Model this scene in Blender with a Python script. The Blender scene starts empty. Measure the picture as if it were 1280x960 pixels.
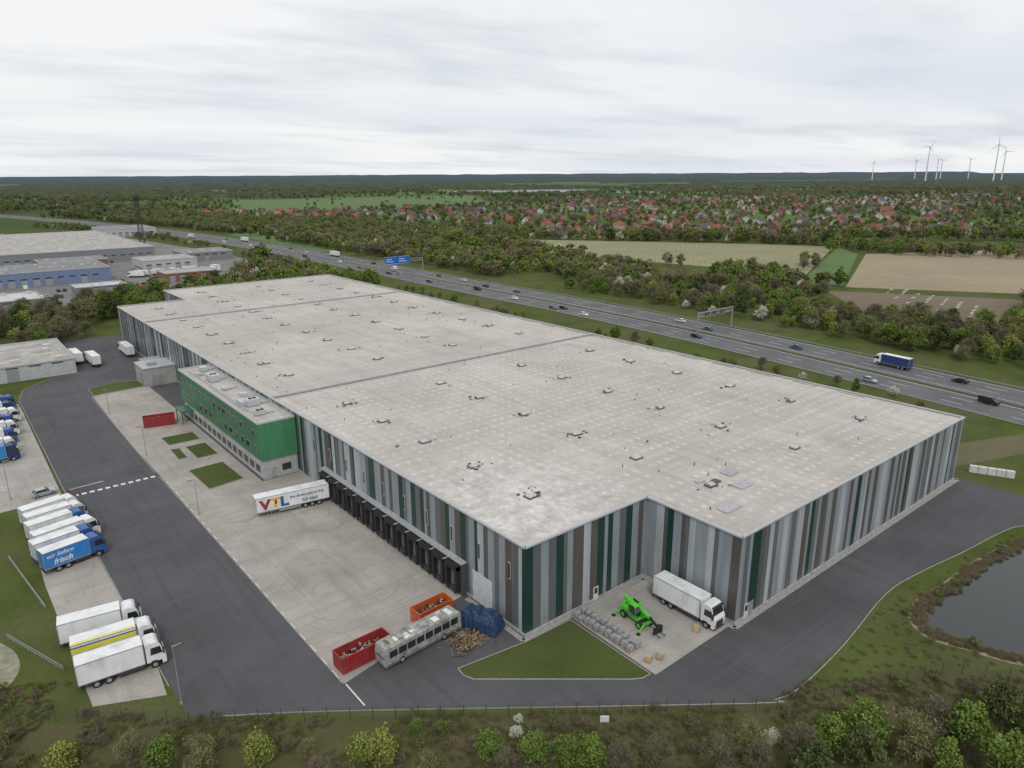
import bpy, math, random
import numpy as np
from mathutils import Matrix, Vector, noise
random.seed(7); rng=np.random.default_rng(7)
scene=bpy.context.scene
COL=scene.collection
# ------------------------------------------------------------------ materials
def newmat(name):
    m=bpy.data.materials.new(name); m.use_nodes=True
    nt=m.node_tree; b=nt.nodes['Principled BSDF']
    return m,nt,b
def N(nt,t,**kw):
    n=nt.nodes.new(t)
    for k,v in kw.items(): setattr(n,k,v)
    return n
def math_(nt,op,a,b=None,clamp=False):
    n=N(nt,'ShaderNodeMath',operation=op); n.use_clamp=clamp
    for i,x in enumerate((a,b)):
        if x is None: continue
        if isinstance(x,(int,float)): n.inputs[i].default_value=x
        else: nt.links.new(x,n.inputs[i])
    return n.outputs[0]
def mix(nt,fac,a,b,blend='MIX'):
    n=N(nt,'ShaderNodeMix',data_type='RGBA',blend_type=blend)
    for s,x in ((n.inputs[0],fac),(n.inputs[6],a),(n.inputs[7],b)):
        if isinstance(x,(int,float)): s.default_value=x
        elif isinstance(x,tuple): s.default_value=(*x[:3],1)
        else: nt.links.new(x,s)
    return n.outputs[2]
def wpos(nt,scale=(1,1,1),rot=0):
    g=N(nt,'ShaderNodeNewGeometry'); m=N(nt,'ShaderNodeMapping'); m.inputs['Scale'].default_value=scale; m.inputs['Rotation'].default_value=(0,0,rot)
    nt.links.new(g.outputs['Position'],m.inputs['Vector']); return m.outputs[0]
def nz(nt,vec,scale,detail=4,rough=0.55):
    n=N(nt,'ShaderNodeTexNoise'); n.inputs['Scale'].default_value=scale; n.inputs['Detail'].default_value=detail
    n.inputs['Roughness'].default_value=rough
    nt.links.new(vec,n.inputs['Vector']); return n.outputs['Fac']
def ramp(nt,fac,lo,hi):
    n=N(nt,'ShaderNodeMapRange'); n.inputs['From Min'].default_value=lo; n.inputs['From Max'].default_value=hi
    nt.links.new(fac,n.inputs['Value']); return n.outputs[0]
def bump(nt,b,h,dist,strength=0.5):
    n=N(nt,'ShaderNodeBump'); n.inputs['Distance'].default_value=dist; n.inputs['Strength'].default_value=strength
    nt.links.new(h,n.inputs['Height']); nt.links.new(n.outputs[0],b.inputs['Normal'])
def distf(nt,a,c):
    g=N(nt,'ShaderNodeNewGeometry'); ln=N(nt,'ShaderNodeVectorMath',operation='LENGTH'); nt.links.new(g.outputs['Position'],ln.inputs[0]); return ramp(nt,ln.outputs['Value'],a,c)
_mc={}
def M(name,col,rough=0.6,var=0.15,scale=1.5,metal=0.0,dirt=None):
    if name in _mc: return _mc[name]
    m,nt,b=newmat(name)
    v=wpos(nt); f=ramp(nt,nz(nt,v,scale),0.3,0.7)
    lo=tuple(c*(1-var) for c in col); hi=tuple(min(1,c*(1+var)) for c in col)
    o=mix(nt,f,lo,hi)
    if dirt:
        d=ramp(nt,nz(nt,wpos(nt,(1,1,0.25)),0.7,6),0.48,0.75)
        o=mix(nt,math_(nt,'MULTIPLY',d,dirt),o,(0.12,0.1,0.08))
    nt.links.new(o,b.inputs['Base Color']); b.inputs['Roughness'].default_value=rough; b.inputs['Metallic'].default_value=metal
    _mc[name]=m; return m
def grassmat(name,a,b_,c,brown=0.5):
    m,nt,b=newmat(name); v=wpos(nt)
    f1=ramp(nt,nz(nt,v,0.12,5),0.35,0.65); f2=ramp(nt,nz(nt,v,1.6,6,0.7),0.3,0.7); f3=ramp(nt,nz(nt,v,0.09,6,0.65),0.45,0.65)
    f4=ramp(nt,nz(nt,v,9,4,0.7),0.3,0.7)
    o=mix(nt,f1,a,b_); o=mix(nt,math_(nt,'MULTIPLY',f3,brown),o,c)
    o=mix(nt,math_(nt,'MULTIPLY',f2,0.45),o,tuple(x*0.55 for x in a))
    o=mix(nt,math_(nt,'MULTIPLY',f4,0.35),o,tuple(x*1.6 for x in b_))
    nt.links.new(o,b.inputs['Base Color']); b.inputs['Roughness'].default_value=0.95; b.inputs['Specular IOR Level'].default_value=0.15
    bump(nt,b,nz(nt,v,5,5,0.7),0.25,0.9)
    return m
def groundmat():
    m,nt,b=newmat('ground_mat'); v=wpos(nt)
    f1=ramp(nt,nz(nt,v,0.10,5),0.35,0.65); f2=ramp(nt,nz(nt,v,1.5,6,0.7),0.3,0.7); f3=ramp(nt,nz(nt,v,0.035,6,0.6),0.45,0.62)
    g=mix(nt,f1,(0.068,0.088,0.024),(0.10,0.13,0.035)); g=mix(nt,math_(nt,'MULTIPLY',f3,0.6),g,(0.135,0.12,0.065))
    g=mix(nt,math_(nt,'MULTIPLY',f2,0.5),g,(0.042,0.055,0.018))
    vo=N(nt,'ShaderNodeTexVoronoi'); vo.inputs['Scale'].default_value=1.0
    nt.links.new(wpos(nt,(0.0028,0.0019,0)),vo.inputs['Vector'])
    sp=N(nt,'ShaderNodeSeparateColor'); nt.links.new(vo.outputs['Color'],sp.inputs[0])
    cr=N(nt,'ShaderNodeValToRGB'); cr.color_ramp.interpolation='CONSTANT'
    e=cr.color_ramp.elements; e[0].position=0; e[0].color=(0.08,0.14,0.035,1); e[1].position=0.25; e[1].color=(0.06,0.09,0.03,1)
    for p,c in ((0.42,(0.12,0.19,0.05,1)),(0.58,(0.21,0.19,0.115,1)),(0.7,(0.065,0.08,0.035,1)),(0.85,(0.10,0.18,0.045,1))):
        x=e.new(p); x.color=c
    nt.links.new(sp.outputs[0],cr.inputs[0])
    far=mix(nt,math_(nt,'MULTIPLY',ramp(nt,nz(nt,v,0.02,5),0.3,0.7),0.4),cr.outputs[0],(0.05,0.07,0.028))
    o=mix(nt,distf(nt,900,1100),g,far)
    o=mix(nt,math_(nt,'MULTIPLY',distf(nt,1800,14000),0.75),o,(0.10,0.145,0.18))  # aerial haze painted into the base colour, bluer with distance
    nt.links.new(o,b.inputs['Base Color']); b.inputs['Roughness'].default_value=1; b.inputs['Specular IOR Level'].default_value=0.05
    return m
def asphalt(name,c,stripe=0.0):
    m,nt,b=newmat(name); v=wpos(nt)
    o=mix(nt,ramp(nt,nz(nt,v,0.08,5,0.6),0.35,0.65),tuple(x*0.78 for x in c),tuple(x*1.15 for x in c))
    o=mix(nt,math_(nt,'MULTIPLY',ramp(nt,nz(nt,v,14,3,0.8),0.35,0.65),0.35),o,tuple(x*1.5 for x in c))
    tr=ramp(nt,nz(nt,wpos(nt,(0.9,0.03,1)),1.0,4),0.5,0.7)
    o=mix(nt,math_(nt,'MULTIPLY',tr,0.4),o,tuple(x*0.6 for x in c))
    tr=ramp(nt,nz(nt,wpos(nt,(0.03,0.8,1)),1.0,4),0.52,0.7)
    o=mix(nt,math_(nt,'MULTIPLY',tr,0.25),o,tuple(x*1.5 for x in c))
    nt.links.new(o,b.inputs['Base Color']); b.inputs['Roughness'].default_value=0.85; b.inputs['Specular IOR Level'].default_value=0.3
    return m
def concrete(name,c,cell=(5,5),joint=0.05,stain=0.5,line=0.55):
    m,nt,b=newmat(name); v=wpos(nt)
    o=mix(nt,ramp(nt,nz(nt,v,0.12,6,0.6),0.3,0.7),tuple(x*0.74 for x in c),tuple(x*1.12 for x in c))
    o=mix(nt,math_(nt,'MULTIPLY',ramp(nt,nz(nt,v,2.5,6,0.7),0.45,0.75),0.35),o,tuple(x*0.6 for x in c))
    st=ramp(nt,nz(nt,wpos(nt,(0.05,0.6,1),.35),1.0,5,0.65),0.52,0.72)
    st2=ramp(nt,nz(nt,wpos(nt,(0.5,0.04,1),-.2),1.0,5,0.65),0.52,0.72)
    o=mix(nt,math_(nt,'MULTIPLY',math_(nt,'MAXIMUM',st,st2),stain),o,tuple(x*0.45 for x in c))
    n0=nz(nt,v,0.035,1,0.3); fr=math_(nt,'FRACT',math_(nt,'MULTIPLY',n0,26)); tk=math_(nt,'LESS_THAN',fr,0.10)
    o=mix(nt,math_(nt,'MULTIPLY',math_(nt,'MULTIPLY',tk,ramp(nt,nz(nt,v,0.15,4),.42,.65)),.38),o,tuple(x*0.4 for x in c))
    g=N(nt,'ShaderNodeNewGeometry'); s=N(nt,'ShaderNodeSeparateXYZ'); nt.links.new(g.outputs['Position'],s.inputs[0])
    js=[]
    for k,w in ((0,cell[0]),(1,cell[1])):
        fr=math_(nt,'FRACT',math_(nt,'DIVIDE',s.outputs[k],w)); js.append(math_(nt,'LESS_THAN',fr,joint/w))
    fl=N(nt,'ShaderNodeVectorMath',operation='DIVIDE'); fl.inputs[1].default_value=(cell[0],cell[1],1000); nt.links.new(g.outputs['Position'],fl.inputs[0])
    fl2=N(nt,'ShaderNodeVectorMath',operation='FLOOR'); nt.links.new(fl.outputs[0],fl2.inputs[0])
    wn=N(nt,'ShaderNodeTexWhiteNoise'); nt.links.new(fl2.outputs[0],wn.inputs['Vector'])
    o=mix(nt,math_(nt,'MULTIPLY',wn.outputs['Value'],0.20),o,tuple(x*0.6 for x in c))
    o=mix(nt,math_(nt,'MULTIPLY',math_(nt,'MAXIMUM',js[0],js[1]),line),o,tuple(x*0.3 for x in c))
    nt.links.new(o,b.inputs['Base Color']); b.inputs['Roughness'].default_value=0.85; b.inputs['Specular IOR Level'].default_value=0.3
    return m
def leafmat(name,c,c2,lo=.5):
    m,nt,b=newmat(name)
    at=N(nt,'ShaderNodeAttribute',attribute_name='tint'); oi=N(nt,'ShaderNodeObjectInfo')
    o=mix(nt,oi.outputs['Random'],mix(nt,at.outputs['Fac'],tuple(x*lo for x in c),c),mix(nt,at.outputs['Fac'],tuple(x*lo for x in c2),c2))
    o=mix(nt,math_(nt,'MULTIPLY',distf(nt,600,4000),.45),o,(0.13,0.155,0.16))  # leaf colour fades to grey with distance: haze put into the colour
    nt.links.new(o,b.inputs['Base Color']); b.inputs['Roughness'].default_value=0.8; b.inputs['Specular IOR Level'].default_value=0.15
    return m
def glass(name,c=(0.02,0.025,0.03)):
    m,nt,b=newmat(name); b.inputs['Base Color'].default_value=(*c,1); b.inputs['Roughness'].default_value=0.08; b.inputs['Specular IOR Level'].default_value=0.7
    return m
GLASS=glass('dark_glass')
BLACK=M('black_rubber',(0.015,0.015,0.016),0.8)
DARK=M('dark_chassis',(0.04,0.04,0.042),0.7)
STEEL=M('galvanised_steel',(0.33,0.34,0.35),0.45,0.1,2,0.3)
WHITE=M('white_paint',(0.74,0.75,0.75),0.4,0.05,1.0,0,0.35)
MARK=M('road_marking',(0.62,0.62,0.60),0.7,0.15,2.0)
RED=M('red_paint',(0.30,0.022,0.025),0.5,0.25,1.2,0,0.5)
ORANGE=M('orange_paint',(0.50,0.10,0.02),0.5,0.2,1.2,0,0.4)
BLUE=M('blue_paint',(0.03,0.10,0.30),0.4,0.1,1)
LBLUE=M('light_blue_paint',(0.03,0.20,0.50),0.4,0.1,1)
NAVY=M('navy_paint',(0.015,0.03,0.12),0.4,0.1,1)
YEL=M('yellow_paint',(0.70,0.62,0.05),0.4,0.1,1)
GREENP=M('lime_green_paint',(0.09,0.52,0.03),0.4,0.15,1,0,.2)
SILVER=M('silver_paint',(0.42,0.43,0.45),0.3,0.05,1,0.4)
REDC=M('red_car_paint',(0.35,0.02,0.02),0.3,0.05,1)
WOOD=M('weathered_wood',(0.30,0.20,0.11),0.8,0.4,3)
KERB=M('kerb_stone',(0.30,0.29,0.275),0.8,0.2,2)
# ------------------------------------------------------------------ mesh builder
class MB:
    def __init__(s): s.v=[];s.f=[];s.m=[]
    def add(s,vs,fs,m):
        o=len(s.v); s.v+= [tuple(p) for p in vs]; s.f+=[tuple(i+o for i in f) for f in fs]; s.m+=[m]*len(fs)
    def box(s,x0,x1,y0,y1,z0,z1,m=0):
        s.add([(x0,y0,z0),(x1,y0,z0),(x1,y1,z0),(x0,y1,z0),(x0,y0,z1),(x1,y0,z1),(x1,y1,z1),(x0,y1,z1)],
              [(0,3,2,1),(4,5,6,7),(0,1,5,4),(1,2,6,5),(2,3,7,6),(3,0,4,7)],m)
    def prism(s,pr,y0,y1,m=0):
        n=len(pr)
        s.add([(x,y0,z) for x,z in pr]+[(x,y1,z) for x,z in pr],
              [tuple(range(n)),tuple(range(2*n-1,n-1,-1))]+[(i,i+n,(i+1)%n+n,(i+1)%n) for i in range(n)],m)
    def quad(s,a,b,c,d,m=0): s.add([a,b,c,d],[(0,1,2,3)],m)
    def cyl(s,p,q,r,m=0,n=12,r2=None):
        p=Vector(p);q=Vector(q);d=(q-p).normalized()
        u=d.orthogonal().normalized(); w=d.cross(u); r2=r if r2 is None else r2
        vs=[p+(u*math.cos(2*math.pi*i/n)+w*math.sin(2*math.pi*i/n))*r for i in range(n)]+[q+(u*math.cos(2*math.pi*i/n)+w*math.sin(2*math.pi*i/n))*r2 for i in range(n)]
        s.add(vs,[(i,(i+1)%n,(i+1)%n+n,i+n) for i in range(n)]+[tuple(range(n-1,-1,-1)),tuple(range(n,2*n))],m)
    def beam(s,p,q,r,m=0): s.cyl(p,q,r,m,4)
    def obj(s,name,mats,loc=(0,0,0),rz=0,parent=None,bevel=0,coll=None):
        me=bpy.data.meshes.new(name); me.from_pydata(s.v,[],s.f)
        for x in mats: me.materials.append(x)
        me.polygons.foreach_set('material_index',s.m); me.update()
        o=bpy.data.objects.new(name,me); (coll or COL).objects.link(o); o.location=loc; o.rotation_euler=(0,0,rz)
        if parent: o.parent=parent
        if bevel:
            b=o.modifiers.new('bev','BEVEL'); b.width=bevel; b.segments=2; b.limit_method='ANGLE'
        return o
def empty(name,loc=(0,0,0),rz=0):
    o=bpy.data.objects.new(name,None); COL.objects.link(o); o.location=loc; o.rotation_euler=(0,0,rz); return o
def poly(name,pts,z,mat,parent=None):
    from mathutils.geometry import tessellate_polygon
    vs=[(x,y,z) for x,y in pts]; t=tessellate_polygon([[Vector(p) for p in vs]])
    b=MB(); fs=[]
    for a,b_,c in t:
        A,B,C=Vector(vs[a]),Vector(vs[b_]),Vector(vs[c])
        fs.append((a,b_,c) if (B-A).cross(C-A).z>0 else (a,c,b_))
    b.add(vs,fs,0); return b.obj(name,[mat],parent=parent)
def smooth(pts,k=8,closed=False):
    P=[Vector((*p,0)) for p in pts]; n=len(P); out=[]
    for i in range(n if closed else n-1):
        g=lambda j:P[j%n] if closed else P[max(0,min(n-1,j))]
        p0,p1,p2,p3=g(i-1),g(i),g(i+1),g(i+2)
        for t in np.linspace(0,1,k,endpoint=False):
            q=0.5*((2*p1)+(p2-p0)*t+(2*p0-5*p1+4*p2-p3)*t*t+(3*p1-p0-3*p2+p3)*t**3); out.append((q.x,q.y))
    if not closed: out.append(tuple(pts[-1]))
    return out
def offs(pts,o):
    r=[]
    for i,(x,y) in enumerate(pts):
        a=pts[max(0,i-1)];b=pts[min(len(pts)-1,i+1)]; dx,dy=b[0]-a[0],b[1]-a[1]; l=math.hypot(dx,dy) or 1
        r.append((x+dy/l*o,y-dx/l*o))
    return r
def ribbon(b,pts,o0,o1,z,m=0,dash=None):
    A=offs(pts,o0);B=offs(pts,o1); s=0
    for i in range(len(pts)-1):
        d=math.dist(pts[i],pts[i+1])
        if dash is None or (s%dash[1])<dash[0]:
            b.quad((*A[i],z),(*B[i],z),(*B[i+1],z),(*A[i+1],z),m)
        s+=d
def wallstrip(b,pts,w,z0,z1,m=0,closed=True):
    P=list(pts)+([pts[0]] if closed else [])
    for i in range(len(P)-1):
        (x0,y0),(x1,y1)=P[i],P[i+1]; d=math.hypot(x1-x0,y1-y0)
        if d<1e-6: continue
        nx,ny=(y1-y0)/d*w/2,-(x1-x0)/d*w/2
        a=[(x0+nx,y0+ny),(x1+nx,y1+ny),(x1-nx,y1-ny),(x0-nx,y0-ny)]
        b.add([(*p,z0) for p in a]+[(*p,z1) for p in a],[(4,5,6,7),(0,1,5,4),(1,2,6,5),(2,3,7,6),(3,0,4,7)],m)
def resample(pts,step):
    out=[pts[0]]; acc=0
    for i in range(len(pts)-1):
        a,b=Vector(pts[i]),Vector(pts[i+1]); L=(b-a).length; t=step-acc
        while t<=L: out.append(tuple(a+(b-a)*(t/L))); t+=step
        acc=(acc+L)%step
    return out
# frame of the site's south-west boundary: F away from it, R along it
def FR(F,R): return (0.6334*F+0.7738*R, 0.7738*F-0.6334*R)
# ------------------------------------------------------------------ ground
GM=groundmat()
b=MB(); S=45000
xs=[-S,-8000,-1500,-300,300,1000,3000,10000,S]
for i in range(8):
    for j in range(8):
        b.quad((xs[i],xs[j],0),(xs[i+1],xs[j],0),(xs[i+1],xs[j+1],0),(xs[i],xs[j+1],0))
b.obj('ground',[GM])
ASP=asphalt('asphalt_mat',(0.080,0.080,0.085)); HASP=asphalt('motorway_asphalt',(0.115,0.115,0.12))
CON=concrete('yard_concrete',(0.41,0.375,0.335),stain=.45); CON2=concrete('forecourt_concrete',(0.41,0.38,0.345),(2.5,2.5),0.04,0.4)
LAWN=grassmat('lawn_mat',(0.055,0.083,0.020),(0.088,0.12,0.032),(0.12,0.11,0.055),0.5)
ROUGH=grassmat('rough_grass_mat',(0.078,0.082,0.030),(0.105,0.10,0.042),(0.14,0.118,0.07),0.8)
aspoly=[(14.4,76.9),(28.9,66.6),(66.0,37.2),(69,35.6),(73,34.8),(85,35.4),(101.6,37.3),(112,36.6),(123.5,34.8),(136,33.2),(142,31.5),(145.5,27),(147,15),(147,-40),(156,-40),(156,47.5),(155,50),(54,64),(54,300),(60,312),(28,318),(33,262),(26,257),(16,246),(14.3,236),(13.6,150),(14.2,90)]
poly('access_road',aspoly,0.02,ASP)
poly('concrete_yard',[(30.8,70.6),(46,73.6),(50.4,76.6),(54,77),(54,137),(46,137),(46,228),(31,226.6),(30.3,180),(30.6,153)],0.028,CON)
poly('truck_park_pavement',[(6.2,86),(13.5,82.5),(14.1,90),(13.5,153),(6.5,153.6),(5.8,120)],0.024,CON)
poly('truck_park_pavement',[(-14,154.5),(13.2,154.5),(14.0,232),(9,233),(-16,231)],0.024,CON2)
poly('loading_pad',[(61.5,47.2),(77.9,47.3),(77.9,63.4),(61.9,63.4)],0.028,CON2)
def lawn(pts,name='lawn',kw=0.13):
    poly(name,pts,0.10,LAWN); b=MB(); wallstrip(b,pts,kw,0,0.13,0); b.obj('kerb',[KERB])
lawn([(43.2,63.9),(43.0,62.4),(43.6,61.0),(58.6,48.5),(59.8,47.8),(61.1,47.7),(61.3,62.3),(53.6,62.5)])
lawn([(31.5,235),(31.3,226.8),(45.0,228.6),(45.0,236.0),(40,239)])
for q in ([(37,171),(43.9,171),(43.9,177),(36.8,177.4)],[(36.2,160.5),(38,160.5),(38.3,167.5),(36.4,168)],[(39.6,158.5),(44,158.5),(44,167.5),(39.6,167.5)],[(36.4,140),(43.6,141),(43.2,153),(36.0,152.5)]): lawn(q)
b=MB()
for pts,cl in (([(16.6,75.2),(28.9,66.2),(66.0,36.9),(69,35.3),(73,34.5),(85,35.1),(101.6,37.0),(112,36.3),(123.5,34.5),(136,32.9),(142,31.2),(145.2,27),(146.7,15)],False),([(30.7,71),(30.5,132),(30.3,153)],False),([(30.2,156),(30.6,226)],False),([(13.9,156),(14.4,236),(16.5,247),(26,258)],False),([(14.1,84),(13.8,152)],False)):
    wallstrip(b,smooth(pts,4) if len(pts)>4 else pts,0.12,0,0.09,0,cl)
b.obj('kerb',[KERB])
b=MB(); wallstrip(b,[(53.3,76),(53.3,63.0),(61.4,62.95),(77.4,62.95),(77.4,46.5),(154.8,46.5),(154.8,330)],0.8,0,0.05,0,False); b.obj('wall_foot_kerb',[KERB])
b=MB()
for i in range(11): b.box(14.9+i*1.4,15.75+i*1.4,153.6,154.5,0.030,0.034)
for i in range(24): b.box(30.78,30.9,72+i*3.3,73.8+i*3.3,0.040,0.044)
b.box(30.9,31.08,65.6,70.4,0.03,0.034)
b.obj('road_markings',[MARK])
SAND=M('sandy_gravel',(0.24,0.23,0.165),0.9,0.35,0.9)
poly('gravel_path',smooth([(-9,88),(-2.6,95),(0.2,99),(0.3,104),(-1.8,110),(-3.2,118),(-2.2,126),(0.3,132),(0.6,137),(-4,141),(-10,140),(-14,110)],5,True),0.02,SAND)
poly('rough_verge',[FR(20,-95),FR(20,90),FR(66.6,70),(100,17),(93,22),(85,29),(70,34.2),(28,65.7),(13.8,76),(-3,90),(-12,94)],0.008,ROUGH)
# ------------------------------------------------------------------ pond
pond=smooth([(97.6,25),(96.6,28.6),(98.8,31.2),(104,32.3),(111,31.6),(119,31.3),(128,30.3),(136,28.5),(143,23),(143,10),(130,2),(114,4),(104,14),(99.5,19.5)],6,True)
m,nt,bb=newmat('pond_water_mat'); bb.inputs['Base Color'].default_value=(0.02,0.026,0.027,1); bb.inputs['Roughness'].default_value=0.12
bump(nt,bb,nz(nt,wpos(nt),2.5,3),0.03,0.25)
poly('pond_water',pond,0.015,m)
MUD=M('pond_bank_mud',(0.24,0.20,0.13),0.95,0.4,1.0)
b=MB(); P=pond+[pond[0]]
ribbon(b,P,-0.2,1.3,0.011); ribbon(b,P,-1.3,-0.2,0.010); b.obj('pond_bank',[MUD])
# ------------------------------------------------------------------ fields
def fieldmat(name,c,c2,ang,w):
    m,nt,b=newmat(name); v=wpos(nt)
    mp=N(nt,'ShaderNodeMapping'); mp.inputs['Rotation'].default_value=(0,0,ang); nt.links.new(v,mp.inputs[0])
    wv=N(nt,'ShaderNodeTexWave'); wv.inputs['Scale'].default_value=w; wv.inputs['Distortion'].default_value=1.2; wv.inputs['Detail'].default_value=2
    nt.links.new(mp.outputs[0],wv.inputs[0])
    o=mix(nt,math_(nt,'MULTIPLY',wv.outputs['Fac'],0.55),c,c2); o=mix(nt,ramp(nt,nz(nt,v,0.02,5),0.35,0.7),o,tuple(x*0.78 for x in c))
    o=mix(nt,math_(nt,'MULTIPLY',ramp(nt,nz(nt,v,0.12,6,.7),0.45,0.7),.35),o,tuple(x*0.6 for x in c2))
    nt.links.new(o,b.inputs[0]); b.inputs['Roughness'].default_value=1; return m
FB=fieldmat('sandy_field_mat',(0.33,0.275,0.175),(0.26,0.21,0.125),0.45,0.12)
FG=fieldmat('stubble_field_mat',(0.28,0.26,0.14),(0.20,0.21,0.10),0.9,0.08)
FP=fieldmat('ploughed_field_mat',(0.18,0.135,0.09),(0.12,0.115,0.06),0.3,0.12)
FGR=fieldmat('green_field_mat',(0.095,0.165,0.042),(0.075,0.13,0.036),0.3,0.05)
F1=[(388,186),(436,112),(607,162),(700,100),(760,150),(562,257)]; F2=[(436,560),(385,440),(418,226),(600,302),(560,380)]
poly('field',F1,0.03,FB); poly('field',F2,0.03,FG)
poly('field',[(369,188),(412,110),(338,84),(308,132)],0.03,FP)
poly('field',[(378,192),(383,186),(560,262),(600,298),(412,222)],0.026,FGR)
F3=[(455,1250),(640,1950),(1350,1850),(960,1230)]
poly('field',F3,0.03,FGR)
poly('field',[(255,560),(262,900),(330,900),(300,560)],0.02,FGR)
poly('field',[(2200,1500),(4600,2300),(5200,1500),(3000,900)],0.03,FGR)
b=MB(); r=random.Random(3)
for i in range(8):
    t=i/8; x0,y0=335+45*t,100+68*t
    for k in range(7):
        if r.random()<.35: continue
        q=r.uniform(1.5,5); b.box(x0+k*6-q,x0+k*6,y0-0.28+k*1.5,y0+0.28+k*1.5,0.035,0.3)
b.obj('crop_cover_rows',[M('crop_fleece',(0.5,0.5,0.48),.8,.2,1)])
lk=smooth([FR(2640,-190),FR(2600,-60),FR(2650,60),FR(2620,190),FR(2780,290),FR(2980,260),FR(3020,90),FR(2900,-30),FR(2960,-130),FR(2820,-240)],5,True)
m,nt,bb=newmat('lake_water_mat'); bb.inputs['Base Color'].default_value=(0.10,0.12,0.13,1); bb.inputs['Roughness'].default_value=0.35; bb.inputs['Specular IOR Level'].default_value=.35
poly('lake_water',lk,0.1,m); poly('lake_water',[FR(2500,330),FR(2480,520),FR(2640,560),FR(2620,350)],0.1,m)
# ------------------------------------------------------------------ motorway
hc=smooth([(170,-260),(190,-120),(206,-30),(219,50),(227,110),(233,168),(236,235),(236,320),(238,470),(236,650),(215,916),(150,1300),(20,1800)],14)
hc=resample(hc,3.0)
b=MB(); ribbon(b,hc,-16,-1.6,0.022,0); ribbon(b,hc,1.6,16,0.022,0); b.obj('motorway',[HASP])
b=MB()
for o in (-15.3,-2.5,2.5,15.3): ribbon(b,hc,o-0.12,o+0.12,0.028,0)
for o in (-11.7,-7.0,7.0,11.7): ribbon(b,hc,o-0.1,o+0.1,0.028,0,(6,18))
b.obj('motorway_lane_markings',[MARK])
b=MB()
for o in (-16.6,-1.2,1.2,16.6):
    pp=offs(hc,o); wallstrip(b,pp,0.08,0.45,0.78,0,False)
    for p in pp[::2]: b.box(p[0]-.06,p[0]+.06,p[1]-.06,p[1]+.06,0,0.7)
b.obj('guard_rail',[STEEL])
poly('service_track',[(160,50),(200,36),(203,44),(163,60)],0.012,grassmat('track_dirt',(0.11,0.115,0.05),(0.14,0.135,0.07),(0.17,0.15,0.10),.8))
# ------------------------------------------------------------------ warehouse
CAP=M('parapet_cap',(0.40,0.41,0.42),0.5,0.08,1)
def panelmat(name,c):
    m,nt,b=newmat(name); v=wpos(nt,(1,1,0.12))
    o=mix(nt,ramp(nt,nz(nt,v,0.9,5),0.3,0.7),tuple(x*0.80 for x in c),tuple(x*1.1 for x in c))
    g=N(nt,'ShaderNodeNewGeometry'); s=N(nt,'ShaderNodeSeparateXYZ'); nt.links.new(g.outputs['Position'],s.inputs[0])
    su=math_(nt,'ADD',s.outputs[0],s.outputs[1]); fr=math_(nt,'FRACT',math_(nt,'MULTIPLY',su,3.0))
    ln=math_(nt,'LESS_THAN',fr,0.22); o=mix(nt,math_(nt,'MULTIPLY',ln,0.3),o,tuple(x*0.5 for x in c))
    # splash grime near the foot
    gz=N(nt,'ShaderNodeMapRange'); gz.inputs['From Min'].default_value=2.2; gz.inputs['From Max'].default_value=0.3; nt.links.new(s.outputs[2],gz.inputs[0])
    o=mix(nt,math_(nt,'MULTIPLY',math_(nt,'MULTIPLY',gz.outputs[0],ramp(nt,nz(nt,wpos(nt),1.5,4),.35,.65)),.4),o,(0.10,0.09,0.075))
    nt.links.new(o,b.inputs[0]); b.inputs['Roughness'].default_value=0.42; b.inputs['Specular IOR Level'].default_value=0.5
    return m
PM=[panelmat('panel_light_grey',(0.265,0.295,0.32)),panelmat('panel_mid_grey',(0.125,0.135,0.145)),panelmat('panel_taupe',(0.098,0.090,0.078)),panelmat('panel_dark_green',(0.008,0.042,0.033)),panelmat('panel_silver',(0.41,0.44,0.465))]
outline=[(54,63.5),(78,63.5),(78,47),(154,47),(154,330),(78,330),(78,299),(54,299)]
W=empty('warehouse')
b=MB(); rs=random.Random(11)
for i in range(8):
    (x0,y0),(x1,y1)=outline[i],outline[(i+1)%8]; L=math.hypot(x1-x0,y1-y0); s=0; prev=-1
    while s<L-1e-6:
        w=rs.choice([0.7,1.05,1.05,1.4,1.4,2.1]); e=min(L,s+w)
        if L-e<0.4: e=L
        c=prev
        while c==prev: c=rs.choices(range(5),[30,18,27,15,10])[0]
        prev=c
        A=(x0+(x1-x0)*s/L,y0+(y1-y0)*s/L);B=(x0+(x1-x0)*e/L,y0+(y1-y0)*e/L)
        b.quad((*A,0.45),(*B,0.45),(*B,13.35),(*A,13.35),c); s=e
b.obj('wall_cladding',PM,parent=W)
b=MB(); wallstrip(b,outline,0.12,0,0.45,0); b.obj('plinth',[M('plinth_concrete',(0.40,0.40,0.39),0.8,.15,1,0,.5)],parent=W)
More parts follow.
